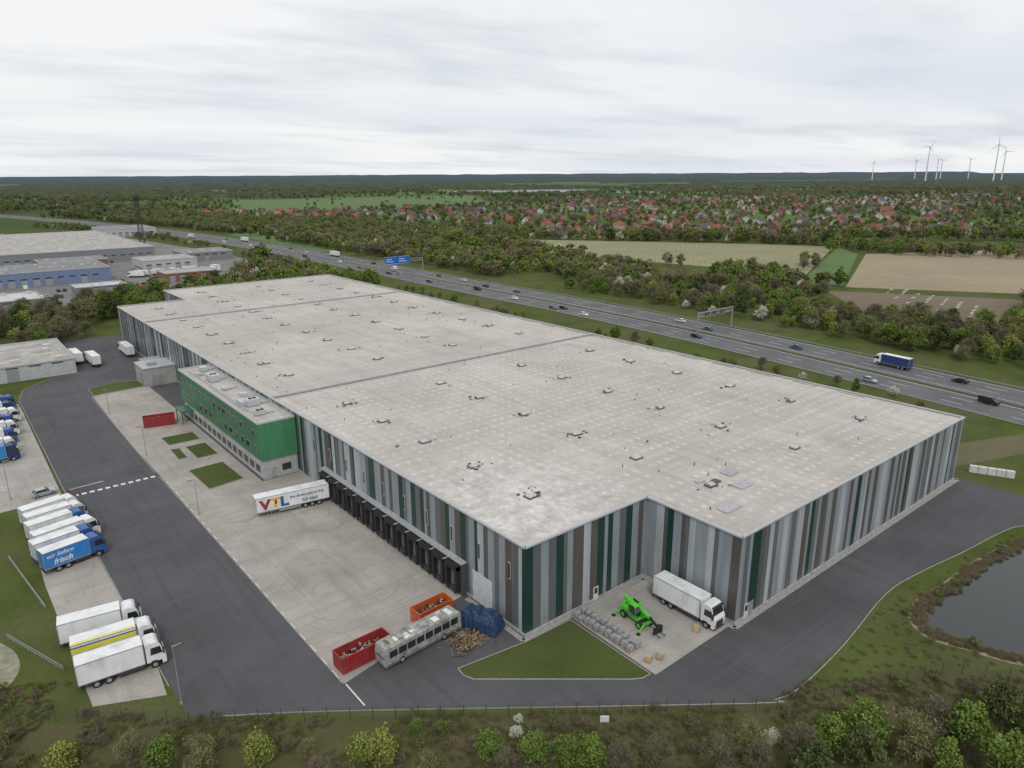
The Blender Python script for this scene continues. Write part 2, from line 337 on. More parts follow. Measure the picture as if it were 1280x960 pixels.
def roofmat():
    m,nt,b=newmat('roof_membrane'); v=wpos(nt); c=(0.50,0.465,0.425)
    g=N(nt,'ShaderNodeNewGeometry'); s=N(nt,'ShaderNodeSeparateXYZ'); nt.links.new(g.outputs['Position'],s.inputs[0])
    o=mix(nt,ramp(nt,nz(nt,v,0.04,6,0.65),0.35,0.65),tuple(x*0.82 for x in c),tuple(x*1.1 for x in c))
    o=mix(nt,math_(nt,'MULTIPLY',ramp(nt,nz(nt,v,0.8,6,0.75),0.42,0.7),0.4),o,(0.30,0.265,0.23))
    o=mix(nt,math_(nt,'MULTIPLY',ramp(nt,nz(nt,wpos(nt,(0.35,0.03,1)),1,5,0.6),0.5,0.7),0.4),o,(0.31,0.275,0.235))
    o=mix(nt,math_(nt,'MULTIPLY',ramp(nt,nz(nt,wpos(nt,(0.03,0.4,1)),1,5,0.6),0.52,0.7),0.3),o,(0.60,0.57,0.53))
    fl=N(nt,'ShaderNodeVectorMath',operation='DIVIDE'); fl.inputs[1].default_value=(2.03,10,1000); nt.links.new(g.outputs['Position'],fl.inputs[0])
    fl2=N(nt,'ShaderNodeVectorMath',operation='FLOOR'); nt.links.new(fl.outputs[0],fl2.inputs[0])
    wn0=N(nt,'ShaderNodeTexWhiteNoise'); nt.links.new(fl2.outputs[0],wn0.inputs['Vector'])
    o=mix(nt,math_(nt,'MULTIPLY',wn0.outputs['Value'],0.16),o,(0.30,0.265,0.23))
    fx=math_(nt,'FRACT',math_(nt,'DIVIDE',s.outputs[0],2.03)); fy=math_(nt,'FRACT',math_(nt,'DIVIDE',s.outputs[1],2.5))
    jx=math_(nt,'LESS_THAN',fx,0.06); jy=math_(nt,'LESS_THAN',fy,0.05)
    near=N(nt,'ShaderNodeMapRange'); near.inputs['From Min'].default_value=151; near.inputs['From Max'].default_value=148; nt.links.new(s.outputs[1],near.inputs[0])
    brk=ramp(nt,nz(nt,v,0.35,4),0.4,0.6)
    o=mix(nt,math_(nt,'MULTIPLY',math_(nt,'MULTIPLY',math_(nt,'MAXIMUM',jx,jy),brk),0.42),o,(0.23,0.205,0.18))
    dx=math_(nt,'ABSOLUTE',math_(nt,'SUBTRACT',fx,0.55)); dy=math_(nt,'ABSOLUTE',math_(nt,'SUBTRACT',fy,0.5))
    sq=math_(nt,'MULTIPLY',math_(nt,'LESS_THAN',dx,0.17),math_(nt,'LESS_THAN',dy,0.16))
    wn=ramp(nt,nz(nt,v,0.25,4,0.7),0.42,0.6)
    o=mix(nt,math_(nt,'MULTIPLY',math_(nt,'MULTIPLY',sq,near.outputs[0]),math_(nt,'MULTIPLY',wn,0.5)),o,(0.70,0.68,0.64))
    dd=N(nt,'ShaderNodeVectorMath',operation='DISTANCE'); dd.inputs[1].default_value=(60,74,13.2); nt.links.new(g.outputs['Position'],dd.inputs[0])
    pz=N(nt,'ShaderNodeMapRange'); pz.inputs['From Min'].default_value=26; pz.inputs['From Max'].default_value=3; nt.links.new(dd.outputs['Value'],pz.inputs[0])
    o=mix(nt,math_(nt,'MULTIPLY',pz.outputs[0],ramp(nt,nz(nt,v,0.5,5,0.7),0.4,0.7)),o,(0.70,0.69,0.67))
    nt.links.new(o,b.inputs[0]); b.inputs['Roughness'].default_value=0.7; b.inputs['Specular IOR Level'].default_value=0.3
    bump(nt,b,nz(nt,v,0.3,3),0.15,0.3)
    return m
RM=roofmat(); poly('roof',outline,13.2,RM,parent=W)
b=MB(); wallstrip(b,outline,0.45,13.3,13.55,0); b.obj('parapet',[CAP],parent=W)
SEAM=M('roof_seam',(0.21,0.195,0.18),0.7,0.3,1)
b=MB()
for y,x0,x1 in ((149.5,54.4,153.6),(260.5,54.4,153.6)):
    b.box(x0,x1,y-0.9,y+0.9,13.204,13.30,0); b.box(x0,x1,y-0.25,y+0.25,13.3,13.6,1)
for y in np.arange(66,328,11): b.box(152.6,152.9,y,y+6,13.21,13.26,0)
b.obj('firewall_ridge',[SEAM,CAP],parent=W)
VW=M('vent_dome',(0.46,0.455,0.44),0.4,0.3,3); VD=M('vent_base',(0.085,0.08,0.075),0.7,0.3,3); VR=M('vent_brown',(0.27,0.14,0.08),0.8,0.3,3)
b=MB(); rv=random.Random(5)
for x in (65,89,113.5,138):
    for k in range(18):
        y=60+15*k
        if (x<80 and (y<70 or y>292)) or abs(y-149.5)<3 or abs(y-260.5)<3 or y>322: continue
        X=x+rv.uniform(-0.3,0.3); w=rv.uniform(.65,.9)
        b.box(X-w-.2,X+w+.2,y-w*.75-.15,y+w*.75+.15,13.2,13.4,1)
        b.add([(X-w,y-w*.7,13.4),(X+w,y-w*.7,13.4),(X+w,y+w*.7,13.4),(X-w,y+w*.7,13.4),(X-w*.6,y-w*.4,13.68),(X+w*.6,y-w*.4,13.68),(X+w*.6,y+w*.4,13.68),(X-w*.6,y+w*.4,13.68)],[(4,5,6,7),(0,1,5,4),(1,2,6,5),(2,3,7,6),(3,0,4,7)],0)
        if rv.random()<.4: b.quad((X-w,y-.5,13.45),(X-w,y+.5,13.45),(X-w-.5,y+.5,13.95),(X-w-.5,y-.5,13.95),0)
        for q in range(rv.randint(3,12)):
            px,py=X+rv.gauss(0,1.4),y+rv.gauss(0,1.0); rr=rv.uniform(.08,.34); b.box(px-rr,px+rr,py-rr*.6,py+rr*.6,13.21,13.27+rr*rv.uniform(.2,1),rv.choice([0,1,1,2,3]))
for k in range(170):
    px,py=rv.uniform(80,152),rv.uniform(52,320); b.cyl((px,py,13.2),(px,py,13.2+rv.uniform(.2,.5)),0.1,rv.choice([0,1,2]),6)
for k in range(60):
    px,py=rv.uniform(56,78),rv.uniform(68,295); b.cyl((px,py,13.2),(px,py,13.5),0.1,rv.choice([0,1]),6)
b.obj('roof_vents',[VW,VD,VR,SEAM],parent=W)
b=MB()
for (x,y,a,c,rr) in ((93,57,1.6,1.1,1),(95.5,61,1.2,1,0),(89,62,.8,.5,1),(91,60.4,.6,.6,2),(84.5,53.4,1.8,.9,1)):
    b.box(x-a,x+a,y-c,y+c,13.21,13.42,rr)
b.obj('roof_material_stacks',[M('pallet_sheet',(0.33,0.33,0.36),0.6,.3,3),M('insulation_pack',(0.38,0.37,0.40),0.6,0.35,4),VD],parent=W)
b=MB()
for i in range(34):
    y=66.5+i*6.8
    if 134<y<194: continue
    b.box(53.93,53.98,y,y+0.5,7.4,9.9,1); b.box(53.90,53.93,y+.05,y+.45,7.5,9.8,0)
b.box(53.9,53.96,70.6,75.2,0.3,5.0,1)
for z in np.arange(0.9,5,0.6): b.box(53.885,53.9,70.6,75.2,z,z+0.04,2)
b.box(67.0,68.0,63.40,63.46,0.1,2.3,1); b.box(67.2,67.8,63.38,63.40,1.2,2.1,0)
b.box(80.0,81.0,46.90,46.95,0.1,2.3,1); b.box(80.2,80.8,46.88,46.90,1.2,2.1,0)
b.box(81.1,82.2,46.90,46.95,0.1,2.3,2)
b.obj('windows_and_doors',[GLASS,M('door_white',(0.58,0.59,0.59),0.5),STEEL],parent=W)
DG=M('dock_wall_dark',(0.07,0.075,0.08),0.6)
b=MB(); b.box(53.1,53.96,76.8,123.5,0,5.3,0); b.box(52.9,53.96,76.6,123.7,5.3,5.5,2)
n=13; st=46.4/n
for i in range(n):
    y=77.1+i*st; w=st-0.55
    b.box(52.3,53.1,y,y+0.55,0.9,4.9,1); b.box(52.3,53.1,y+w-0.55,y+w,0.9,4.9,1); b.box(52.25,53.1,y,y+w,4.3,5.0,1)
    b.box(53.04,53.09,y+.6,y+w-.6,1.1,4.2,3)
    b.box(52.5,53.1,y+.4,y+w-.4,0.5,1.1,4); b.box(52.35,52.5,y+.45,y+.75,0.5,1.2,1); b.box(52.35,52.5,y+w-.75,y+w-.45,0.5,1.2,1)
    b.box(52.95,53.1,y+w+0.1,y+w+0.4,1.4,1.9,2); b.box(52.2,53.1,y+w+.12,y+w+.32,5.0,5.12,2)
b.obj('dock_shelters',[DG,BLACK,M('dock_trim',(0.36,0.37,0.38),0.5),M('dock_door',(0.16,0.165,0.17),0.5),DARK],parent=W)
# ------------------------------------------------------------------ office
GRN=panelmat('green_cladding',(0.042,0.165,0.075)); GRN2=panelmat('bright_green_cladding',(0.062,0.235,0.11)); OW=M('office_render',(0.40,0.40,0.39),0.7,.12,1,0,.4)
O=empty('office_building')
b=MB(); b.box(46.6,53.9,137.3,191.5,0,4.4,0); b.obj('ground_floor',[OW],parent=O)
b=MB(); b.box(46.2,53.95,136.9,192,4.4,12.2,0); b.obj('green_upper_floors',[GRN],parent=O)
b=MB(); b.quad((46.2,136.88,4.4),(53.95,136.88,4.4),(53.95,136.88,12.2),(46.2,136.88,12.2)); b.obj('gable_cladding',[GRN2],parent=O)
poly('office_roof',[(46.3,137),(53.9,137),(53.9,191.9),(46.3,191.9)],12.21,RM,parent=O)
b=MB(); wallstrip(b,[(46.25,136.95),(53.9,136.95),(53.9,191.95),(46.25,191.95)],0.3,12.2,12.55,0); b.obj('office_parapet',[CAP],parent=O)
b=MB(); FRM=M('window_frame',(0.30,0.32,0.31),0.5); ro=random.Random(3)
for i in range(15):
    y=139+i*3.5
    for z0,z1 in ((5.7,7.1),(9.2,10.5)):
        w=ro.choice([1.4,1.4,2.2])
        if ro.random()<0.12: continue
        b.box(46.12,46.19,y,y+w,z0,z1,1); b.box(46.09,46.12,y+.08,y+w/2-.04,z0+.08,z1-.08,0); b.box(46.09,46.12,y+w/2+.04,y+w-.08,z0+.08,z1-.08,0)
    b.box(46.53,46.59,y,y+2.6,1.0,2.7,1); b.box(46.50,46.53,y+.1,y+1.25,1.1,2.6,0); b.box(46.50,46.53,y+1.35,y+2.5,1.1,2.6,0)
b.box(48.2,49.2,137.22,137.28,0.1,2.3,1); b.box(50.5,52.4,137.22,137.28,1.2,2.6,0)
b.obj('office_windows',[GLASS,FRM],parent=O)
b=MB()
for (x,y,sx,sy,h) in ((49,143,1.1,.7,.9),(50.2,150.5,1.4,1.2,1.4),(48.6,152,.8,1.6,1.0),(50.5,156.5,.8,.8,1.2),(49.5,166,.7,.7,.6),(50,176,1.2,1.8,1.5),(48.5,183,.6,.6,.7),(51,187,.8,1.2,1.0)):
    b.box(x-sx,x+sx,y-sy,y+sy,12.35,12.35+h,0)
    if sx>1: b.cyl((x-.4,y,12.35+h),(x-.4,y,12.4+h+.12),.4,1,12); b.cyl((x+.5,y,12.35+h),(x+.5,y,12.4+h+.12),.4,1,12)
    b.box(x+sx,x+sx+2.0,y-.15,y+.15,12.4,12.65,0)
b.beam((48,145,12.5),(48,190,12.5),.12,0); b.beam((47.6,147,12.5),(47.6,172,12.5),.1,0)
b.obj('rooftop_units',[M('duct_metal',(0.5,0.51,0.52),0.4,0.1,2,0.3),DARK],parent=O)
b=MB(); b.box(43.5,46.5,184,189.5,3.2,3.45,0)
for p in ((43.8,184.3),(43.8,189.2)): b.cyl((*p,0),(*p,3.2),0.12,0)
b.obj('entrance_canopy',[GRN],parent=O)
A=empty('annex_building')
b=MB(); b.box(45,53.9,226.5,237,0,5.4,0); b.box(48,53.9,237,246,0,4.6,0); b.obj('annex_walls',[M('annex_concrete',(0.33,0.32,0.30),0.8,0.15,0.8)],parent=A)
b=MB(); b.box(44.8,54,226.3,237.2,5.4,5.7,0); b.box(44.93,44.98,228,231.5,0.1,4,1); b.box(47,50,226.4,226.45,0.1,3.2,1); b.box(47,49.4,229,231,5.7,6.5,1);b.obj('annex_roof_and_doors',[CAP,STEEL],parent=A)
# ------------------------------------------------------------------ vehicles
VM=[WHITE,BLACK,DARK,GLASS,STEEL]
def wheel(b,x,y,r,w,mi=1,hub=4):
    s=1 if y>0 else -1
    b.cyl((x,y-w*s,r),(x,y,r),r,mi,18); b.cyl((x,y,r),(x,y+0.02*s,r),r*.55,hub,12)
def cab(b,x1,mc=5,hi=3.65):
    x0=x1-2.25
    b.prism([(x0,0.95),(x0,hi-.25),(x0+.35,hi),(x1-1.0,hi-.02),(x1-.55,hi-.35),(x1-.22,2.35),(x1,1.75),(x1,.45),(x1-.5,.4),(x1-.5,.95)],-1.2,1.2,mc)
    e=.015
    b.quad((x1-.50+e,-1.08,hi-.5),(x1-.23+e,-1.12,2.35),(x1-.23+e,1.12,2.35),(x1-.50+e,1.08,hi-.5),3)
    for s in (-1,1):
        y=s*1.215
        b.quad((x1-1.75,y,1.95),(x1-.38,y,1.95),(x1-.55,y,2.95),(x1-1.65,y,2.95),3)
        b.box(x1-.35,x1-.12,s*1.2,s*1.45,1.9,2.75,2)
        b.quad((x1-.9,y,.5),(x1-1.9,y,.5),(x1-1.75,y,1.12),(x1-1.1,y,1.12),1)
        b.box(x1,x1+.03,s*.65,s*1.12,.75,1.0,4)
    b.box(x1+.0,x1+.05,-.75,.75,.55,1.55,2); b.box(x1-.05,x1+.08,-1.2,1.2,.35,.55,2)
    b.box(x1-.6,x1-.3,-1.1,1.1,hi-.28,hi-.1,2)
    for s in (-1,1): wheel(b,x1-1.35,s*1.22,.5,.3)
def boxbody(b,x0,x1,m=6,z0=1.05,z1=3.85,hw=1.25):
    b.box(x0,x1,-hw,hw,z0,z1,m)
    for s in (-1,1):
        b.box(x0-.02,x1+.02,s*hw-.03,s*hw+.03,z1-.08,z1+.02,4); b.box(x0-.02,x1+.02,s*hw-.03,s*hw+.03,z0-.05,z0+.08,4)
        for x in (x0,x1): b.box(x-.04,x+.04,s*hw-.04,s*hw+.04,z0,z1,4)
        n=int((x1-x0)/1.2)
        for i in range(1,n):
            x=x0+(x1-x0)*i/n; b.box(x-.012,x+.012,s*(hw+.004)-.006,s*(hw+.004)+.006,z0+.1,z1-.1,m)
    b.box(x0-.03,x0-.005,-.02,.02,z0,z1,2)
    for yy in (-.8,-.3,.3,.8): b.cyl((x0-.05,yy,z0+.1),(x0-.05,yy,z1-.1),.02,4,6)
def truck(name,loc,rz,L=10,cabm=WHITE,boxm=WHITE,skirt=True,roofm=None):
    b=MB(); x1=L/2; x0=-L/2
    cab(b,x1); boxbody(b,x0,x1-2.45)
    if roofm: b.box(x0+.06,x1-2.5,-1.2,1.2,3.852,3.87,7)
    b.box(x0+.1,x1-2.2,-.45,.45,.6,1.0,2)
    for x in (x0+1.9,x0+3.25):
        for s in (-1,1): wheel(b,x,s*1.22,.5,.5)
    if skirt:
        for s in (-1,1): b.box(x0+4.2,x1-2.6,s*1.1-.06,s*1.1+.06,.5,.95,2)
    b.box(x0-.05,x0+.1,-1.2,1.2,.5,.7,2)
    return b.obj(name,VM+[cabm,boxm]+([roofm] if roofm else []),(loc[0],loc[1],0.03),rz,bevel=0.04)
def semitrailer(name,loc,rz,L=13.4,boxm=WHITE):
    b=MB(); x0,x1=-L/2,L/2; boxbody(b,x0,x1)
    b.box(x0+.2,x1-.3,-.45,.45,.6,1.0,2)
    for x in (x1-2.0,x1-3.3,x1-4.6):
        for s in (-1,1): wheel(b,x,s*1.22,.5,.5)
    for s in (-1,1): b.cyl((x0+2.6,s*.9,.05),(x0+2.6,s*.9,1.0),.08,4,8); b.box(x0+4,x1-5.4,s*1.12-.05,s*1.12+.05,.45,.95,4)
    return b.obj(name,VM+[boxm,boxm],(loc[0],loc[1],0.03),rz,bevel=0.03)
def text(body,size,mat,parent,x,y,z,name='lettering',bold=0.0,sx=1,shear=0):
    cu=bpy.data.curves.new(name,'FONT'); cu.body=body; cu.size=size; cu.offset=bold; cu.resolution_u=3; cu.shear=shear
    o=bpy.data.objects.new(name,cu); COL.objects.link(o); cu.materials.append(mat)
    o.rotation_euler=(math.radians(90),0,0); o.location=(x,y,z); o.scale=(sx,1,1); o.parent=parent
    return o
t=semitrailer('semi_trailer',(45.8,121.3),math.radians(-8.5))
for ch,x,mm in (('V',-6.0,RED),('T',-4.2,M('logo_yellow',(0.75,0.4,0.03),0.4)),('L',-2.4,BLUE)):
    text(ch,2.6,mm,t,x,-1.275,1.5,bold=0.12,sx=1.15)
text('the direct parcel line',0.75,NAVY,t,-0.6,-1.275,2.6,bold=0.012)
text('full load',0.9,NAVY,t,1.6,-1.275,1.5,bold=0.012)
truck('box_truck',(75.4,53.0),math.radians(-90),10.6)
for i,yy in enumerate((90.2,94.9,100.7)):
    o=truck('box_truck',(10.4+(0,.3,-.3)[i],yy),math.radians((-5,-6,-9)[i]),9.8,WHITE,WHITE)
    if i==1:
        b=MB(); b.box(-4.9,2.4,-1.30,-1.262,2.7,3.3,0); b.box(-4.9,2.4,-1.30,-1.262,3.35,3.5,1); b.obj('livery_stripe',[YEL,BLUE],parent=o)
        b=MB(); b.box(-4.8,2.3,-1.15,-.75,3.852,3.86,0); b.obj('roof_stripe',[YEL],parent=o)
for i in range(6):
    yy=125.2+i*4.0+(0,.2,-.2,.3,0,-.2)[i]
    o=truck('box_truck',(10.6-(0,.6,-.2,.4,.1,.5)[i],yy),math.radians((12,11,13,12,10,13)[i]),(9.2,9.2,9.9,9.2,9.4,9.2)[i],[BLUE,BLUE,WHITE,BLUE,WHITE,WHITE][i],LBLUE if i==0 else WHITE)
    if i==0:
        text('wir liefern',0.95,WHITE,o,-4.2,-1.275,2.75,bold=.012,shear=.3); text('frisch',1.25,WHITE,o,-3.3,-1.275,1.5,bold=.03,shear=.3)
        b=MB(); b.box(-4.55,2.1,-1.24,1.24,3.853,3.87,0); b.obj('roof_panel',[WHITE],parent=o)
rt_=random.Random(12)
for i in range(8):
    truck('box_truck',(4.6+i*0.55+rt_.uniform(-.6,.6),184+i*6.3+rt_.uniform(-.8,.8)),math.radians(rt_.uniform(2,7)),9.5,[NAVY,WHITE,BLUE,WHITE,BLUE,WHITE,NAVY,BLUE][i],[LBLUE,WHITE,WHITE,WHITE,NAVY,WHITE,WHITE,BLUE][i])
truck('box_truck',(38.6,268),math.radians(92),12); truck('box_truck',(34.8,276),math.radians(92),12); truck('box_truck',(50.5,276),math.radians(90),13)
def carmesh(b,van=False):
    if van:
        b.prism([(-2.4,.35),(-2.4,1.95),(-2.2,2.05),(1.0,2.05),(1.75,1.2),(2.4,1.0),(2.45,.35)],-.92,.92,5)
        for s in (-1,1): b.quad((-.2,s*.935,1.2),(1.5,s*.935,1.2),(.95,s*.935,1.8),(-.2,s*.935,1.8),3)
        b.quad((1.08,-.8,1.98),(1.76,-.85,1.22),(1.76,.85,1.22),(1.08,.8,1.98),3)
    else:
        b.prism([(-2.15,.32),(-2.2,.7),(-2.1,.92),(-1.2,.98),(.95,.96),(1.95,.78),(2.2,.6),(2.2,.32)],-.88,.88,5)
        b.prism([(-1.95,.95),(-1.35,1.42),(.2,1.44),(1.0,.93)],-.76,.76,3)
        b.prism([(-1.4,1.40),(-1.3,1.47),(.15,1.49),(.3,1.42)],-.72,.72,5)
        for s in (-1,1):
            b.beam((.98,s*.77,.95),(.25,s*.73,1.45),.04,5); b.beam((-.5,s*.775,.95),(-.5,s*.745,1.44),.04,5); b.beam((-1.93,s*.77,.95),(-1.35,s*.73,1.44),.06,5)
    for x in (-1.35,1.35):
        for s in (-1,1): wheel(b,x,s*.9,.33,.2)
    for s in (-1,1): b.box(2.19,2.23,s*.5,s*.82,.6,.74,4)
CM=[WHITE,SILVER,M('black_car_paint',(0.02,0.02,0.022),0.25),REDC,M('grey_car_paint',(0.10,0.105,0.11),0.3),NAVY]
carme={}
for k in range(6):
    for v in (0,1):
        b=MB(); carmesh(b,bool(v)); o=b.obj('tmp',VM+[CM[k]]); carme[(k,v)]=o.data; bpy.data.objects.remove(o)
def car(name,x,y,rz,k,v=0):
    o=bpy.data.objects.new(name,carme[(k,v)]); COL.objects.link(o); o.location=(x,y,.03); o.rotation_euler=(0,0,rz)
    bv=o.modifiers.new('bev','BEVEL'); bv.width=.06; bv.segments=2; bv.limit_method='ANGLE'
car('parked_car',10.6,158.3,math.radians(8),1)
hcn=np.array(hc)
def onroad(y,off):
    i=int(np.argmin(abs(hcn[:,1]-y))); p=hcn[i]; d=hcn[i+1]-hcn[i-1]; d/=np.linalg.norm(d)
    return p[0]+d[1]*off,p[1]-d[0]*off,math.atan2(d[1],d[0])
for y,off,k,v in ((60,-5,2,1),(76,9.5,2,0),(90,-12,1,0),(128,6,4,0),(160,-9,2,0),(168,4.5,4,0),(186,9,0,0),(222,-13,0,0),(238,-9,2,0),(243,-13,4,0),(274,-9,0,0),(290,5,4,0),(312,-5,2,1),(318,5,2,0),(345,9,0,0),(352,-9,2,0),(372,9,4,0),(395,-5,1,0),(402,-9,2,0),(420,5,0,1),(440,-9,4,0),(455,9,2,0),(480,-5,0,0),(500,9,1,0),(530,-9,2,1),(560,5,0,0),(600,9,3,0),(610,-9,4,0),(650,-5,0,0),(660,9,2,0),(700,-9,0,1),(730,5,4,0)):
    x,yy,a=onroad(y,off); car('car',x,yy,a+(math.pi if off<0 else 0),k,v)
x,y,a=onroad(97,10); truck('curtainsider_truck',(x,y),a,11.5,WHITE,M('navy_curtain',(0.02,0.045,0.16),0.6),roofm=WHITE)
for yy,o in ((520,11),(700,10.5),(780,-11)):
    x,y,a=onroad(yy,o); truck('box_truck',(x,y),a+(math.pi if o<0 else 0),14)
def gantry(name,x0,x1,y,z,board,bm=BLUE):
    b=MB()
    for x in (x0,x1): b.box(x-.25,x+.25,y-.25,y+.25,0,z+1.6,0)
    for zz in (z,z+1.5):
        for dy in (-.5,.5): b.beam((x0,y+dy,zz),(x1,y+dy,zz),.12,0)
    n=int((x1-x0)/1.6)
    for i in range(n):
        xa=x0+(x1-x0)*i/n; xb=x0+(x1-x0)*(i+1)/n
        for dy in (-.5,.5): b.beam((xa,y+dy,z),(xb,y+dy,z+1.5),.07,0)
        b.beam((xa,y-.5,z+1.5),(xb,y+.5,z+1.5),.06,0)
    for (a,c,zb,zt) in board:
        b.box(a,c,y-.75,y-.6,zb,zt,1)
        for s0,s1 in ((zb,zb+.12),(zt-.12,zt)): b.box(a,c,y-.765,y-.751,s0,s1,2)
        b.box(a+.8,a+(c-a)*.55,y-.765,y-.751,zb+(zt-zb)*.6,zb+(zt-zb)*.68,2); b.box(a+.8,a+(c-a)*.7,y-.765,y-.751,zb+(zt-zb)*.3,zb+(zt-zb)*.38,2)
    b.obj(name,[STEEL,bm,WHITE])
SB=M('sign_blue',(0.01,0.12,0.50),0.4)
gantry('motorway_sign_gantry',222,254,402,7,[(226,234.7,6,10.5),(235.2,244,6,10.5)],SB)
gantry('motorway_signal_gantry',229.5,252,166,6.5,[(233,235,6.2,8.2),(238,240,6.2,8.2),(243,245,6.2,8.2)],DARK)
def container(name,loc,rz,L,Wd,H,mat,fill=True):
    b=MB(); t=.08
    b.box(-L/2,L/2,-Wd/2,Wd/2,.1,.25,0)
    b.box(-L/2,L/2,-Wd/2,-Wd/2+t,.25,H,0); b.box(-L/2,L/2,Wd/2-t,Wd/2,.25,H,0); b.box(-L/2,-L/2+t,-Wd/2+t,Wd/2-t,.25,H,0); b.box(L/2-t,L/2,-Wd/2+t,Wd/2-t,.25,H,0)
    n=int(L/.55)
    for i in range(n+1):
        x=-L/2+.08+(L-.16)*i/n
        for s in (-1,1): b.box(x-.06,x+.06,s*(Wd/2+.05)-.05,s*(Wd/2+.05)+.05,.15,H-.1,0)
    for s in (-1,1): b.box(-L/2-.03,L/2+.03,s*Wd/2-.08,s*Wd/2+.08,H-.06,H+.08,0)
    for s in (-1,1): b.box(s*L/2-.08,s*L/2+.08,-Wd/2,Wd/2,H-.05,H+.085,0)
    if fill:
        r=random.Random(int(L*100))
        for k in range(130):
            x=r.uniform(-L/2+.5,L/2-.5); y=r.uniform(-Wd/2+.4,Wd/2-.4); z=r.uniform(.9,H-.5); s=r.uniform(.1,.32)
            p=Vector((x,y,z)); q=p+Vector((r.uniform(-1,1),r.uniform(-.6,.6),r.uniform(-.1,.35)))*s*2; b.cyl(p,q,s*.5,r.choice([1,2,3,3]),5)
    return b.obj(name,[mat,WOOD,SILVER,DARK],(loc[0],loc[1],.03),rz)
container('waste_container',(35.0,73.4),math.radians(2),7.2,2.4,2.3,RED)
container('waste_container',(46.8,75.3),math.radians(2),5.6,2.3,2.2,ORANGE)
container('shipping_container',(39.2,187.9),math.radians(-12),7.2,2.4,2.5,RED)
b=MB()
BUSG=M('faded_bus_paint',(0.30,0.30,0.28),0.6,0.45,1.5,0,0.8); RUST=M('bus_rust',(0.16,0.10,0.07),0.8,.4,2)
b.prism([(-6.1,.45),(-6.15,2.0),(-5.9,3.0),(5.9,3.0),(6.1,2.7),(6.1,.45)],-1.22,1.22,0)
for s in (-1,1):
    for i in range(8): b.box(-5.5+i*1.4,-4.3+i*1.4,s*1.22-.02,s*1.22+.02,1.55,2.5,1)
    b.box(-6,6,s*1.23-.015,s*1.23+.015,.55,.75,4)
    for x in (-3.6,3.2): wheel(b,x,s*1.24,.48,.3,2,3)
b.quad((-6.16,-1.0,1.6),(-6.16,1.0,1.6),(-5.96,1.0,2.75),(-5.96,-1.0,2.75),1)
r=random.Random(1)
for i in range(11): b.box(-5.4+i*1.05,-5.3+i*1.05,-1.1,1.1,3.0,3.06,3)
for i in range(9):
    x=-5.2+i*1.2; b.box(x,x+r.uniform(.4,.95),r.uniform(-1,-.2),r.uniform(.2,1),3.0+.004*i,3.03+.006*i,r.choice([0,2,4,5]))
for x in (-3,.5,3.4): b.box(x-.5,x+.5,-.5,.5,3.06,3.2,0)
b.obj('derelict_bus',[BUSG,GLASS,BLACK,STEEL,RUST,WHITE],(42.0,70.9,.03),math.radians(4),bevel=.05)
b=MB(); TARP=M('blue_tarpaulin',(0.018,0.045,0.10),0.55,0.4,2)
r=random.Random(2); nx,ny=22,14; tv=[]
for i in range(nx+1):
    for j in range(ny+1):
        u=i/nx*2-1; v=j/ny*2-1
        h=(2.5+.35*noise.noise(Vector((u*3,v*2,0)))+.25*math.sin(i*1.1))*(1-abs(v)**7)*(1-abs(u)**9)+.12*noise.noise(Vector((u*9,v*7,5)))
        tv.append((u*3.1+.12*noise.noise(Vector((u*6,v*6,9))),v*1.6+.15*noise.noise(Vector((u*6,v*6,19))),max(.15,h)))
b.add(tv,[(i*(ny+1)+j,(i+1)*(ny+1)+j,(i+1)*(ny+1)+j+1,i*(ny+1)+j+1) for i in range(nx) for j in range(ny)],0)
b.box(-3.0,3.0,-1.4,1.4,.35,.6,1)
for x in (-2,2):
    for s in (-1,1): wheel(b,x,s*1.5,.4,.3,2,1)
b.obj('tarpaulin_covered_trailer',[TARP,DARK,BLACK],(50.9,69.2,.03),math.radians(112))
b=MB(); r=random.Random(9)
for k in range(170):
    x,y=r.gauss(0,1.3),r.gauss(0,1.0); z=max(.06,.9-.35*math.hypot(x,y)+r.uniform(-.2,.2)); a=r.uniform(0,6.3); l=r.uniform(.3,.9)
    b.beam((x-l*math.cos(a),y-l*math.sin(a),z),(x+l*math.cos(a),y+l*math.sin(a),z+r.uniform(-.25,.3)),r.uniform(.04,.10),r.choice([0,0,2,1]))
b.obj('scrap_wood_pile',[WOOD,DARK,M('old_timber',(0.17,0.13,0.09),.8,.3,3)],(47.3,67.7,.03))
b=MB(); r=random.Random(4)
for i in range(11):
    for j in range(2):
        x=j*1.35+r.uniform(-.1,.1); y=i*.98+r.uniform(-.04,.04); b.box(x-.55,x+.55,y-.4,y+.4,.0,.12,1); h=r.uniform(.45,.8)
        b.box(x-.5,x+.5,y-.36,y+.36,.12,.12+h,0)
        if r.random()<.6: b.box(x-.35,x+.4,y-.3,y+.3,.12+h,.3+h,0)
b.obj('paving_stone_pallets',[M('paving_stone',(0.28,0.28,0.28),0.85,0.4,4),WOOD],(62.6,52.4,.03),0,bevel=.03)
for p in ((63.0,49.6),(64.6,49.0),(72.9,49.6)):
    b=MB(); b.box(-.6,.6,-.4,.4,0,.14,0); b.box(-.5,.5,-.36,.36,.14,.6,1); b.box(-.4,.1,-.3,.3,.6,.75,1); b.obj('pallet_with_boxes',[WOOD,M('cardboard',(0.42,0.33,0.2),0.8)],(*p,.03),.4)
b=MB()
b.box(-2.2,2.3,-.75,.75,.65,1.15,0); b.box(-2.4,-1.2,-.95,.95,.9,1.7,0); b.cyl((-.1,0,1.15),(-.1,0,1.4),.85,1,20); b.box(-1.6,1.0,-1.0,1.0,1.4,1.75,0)
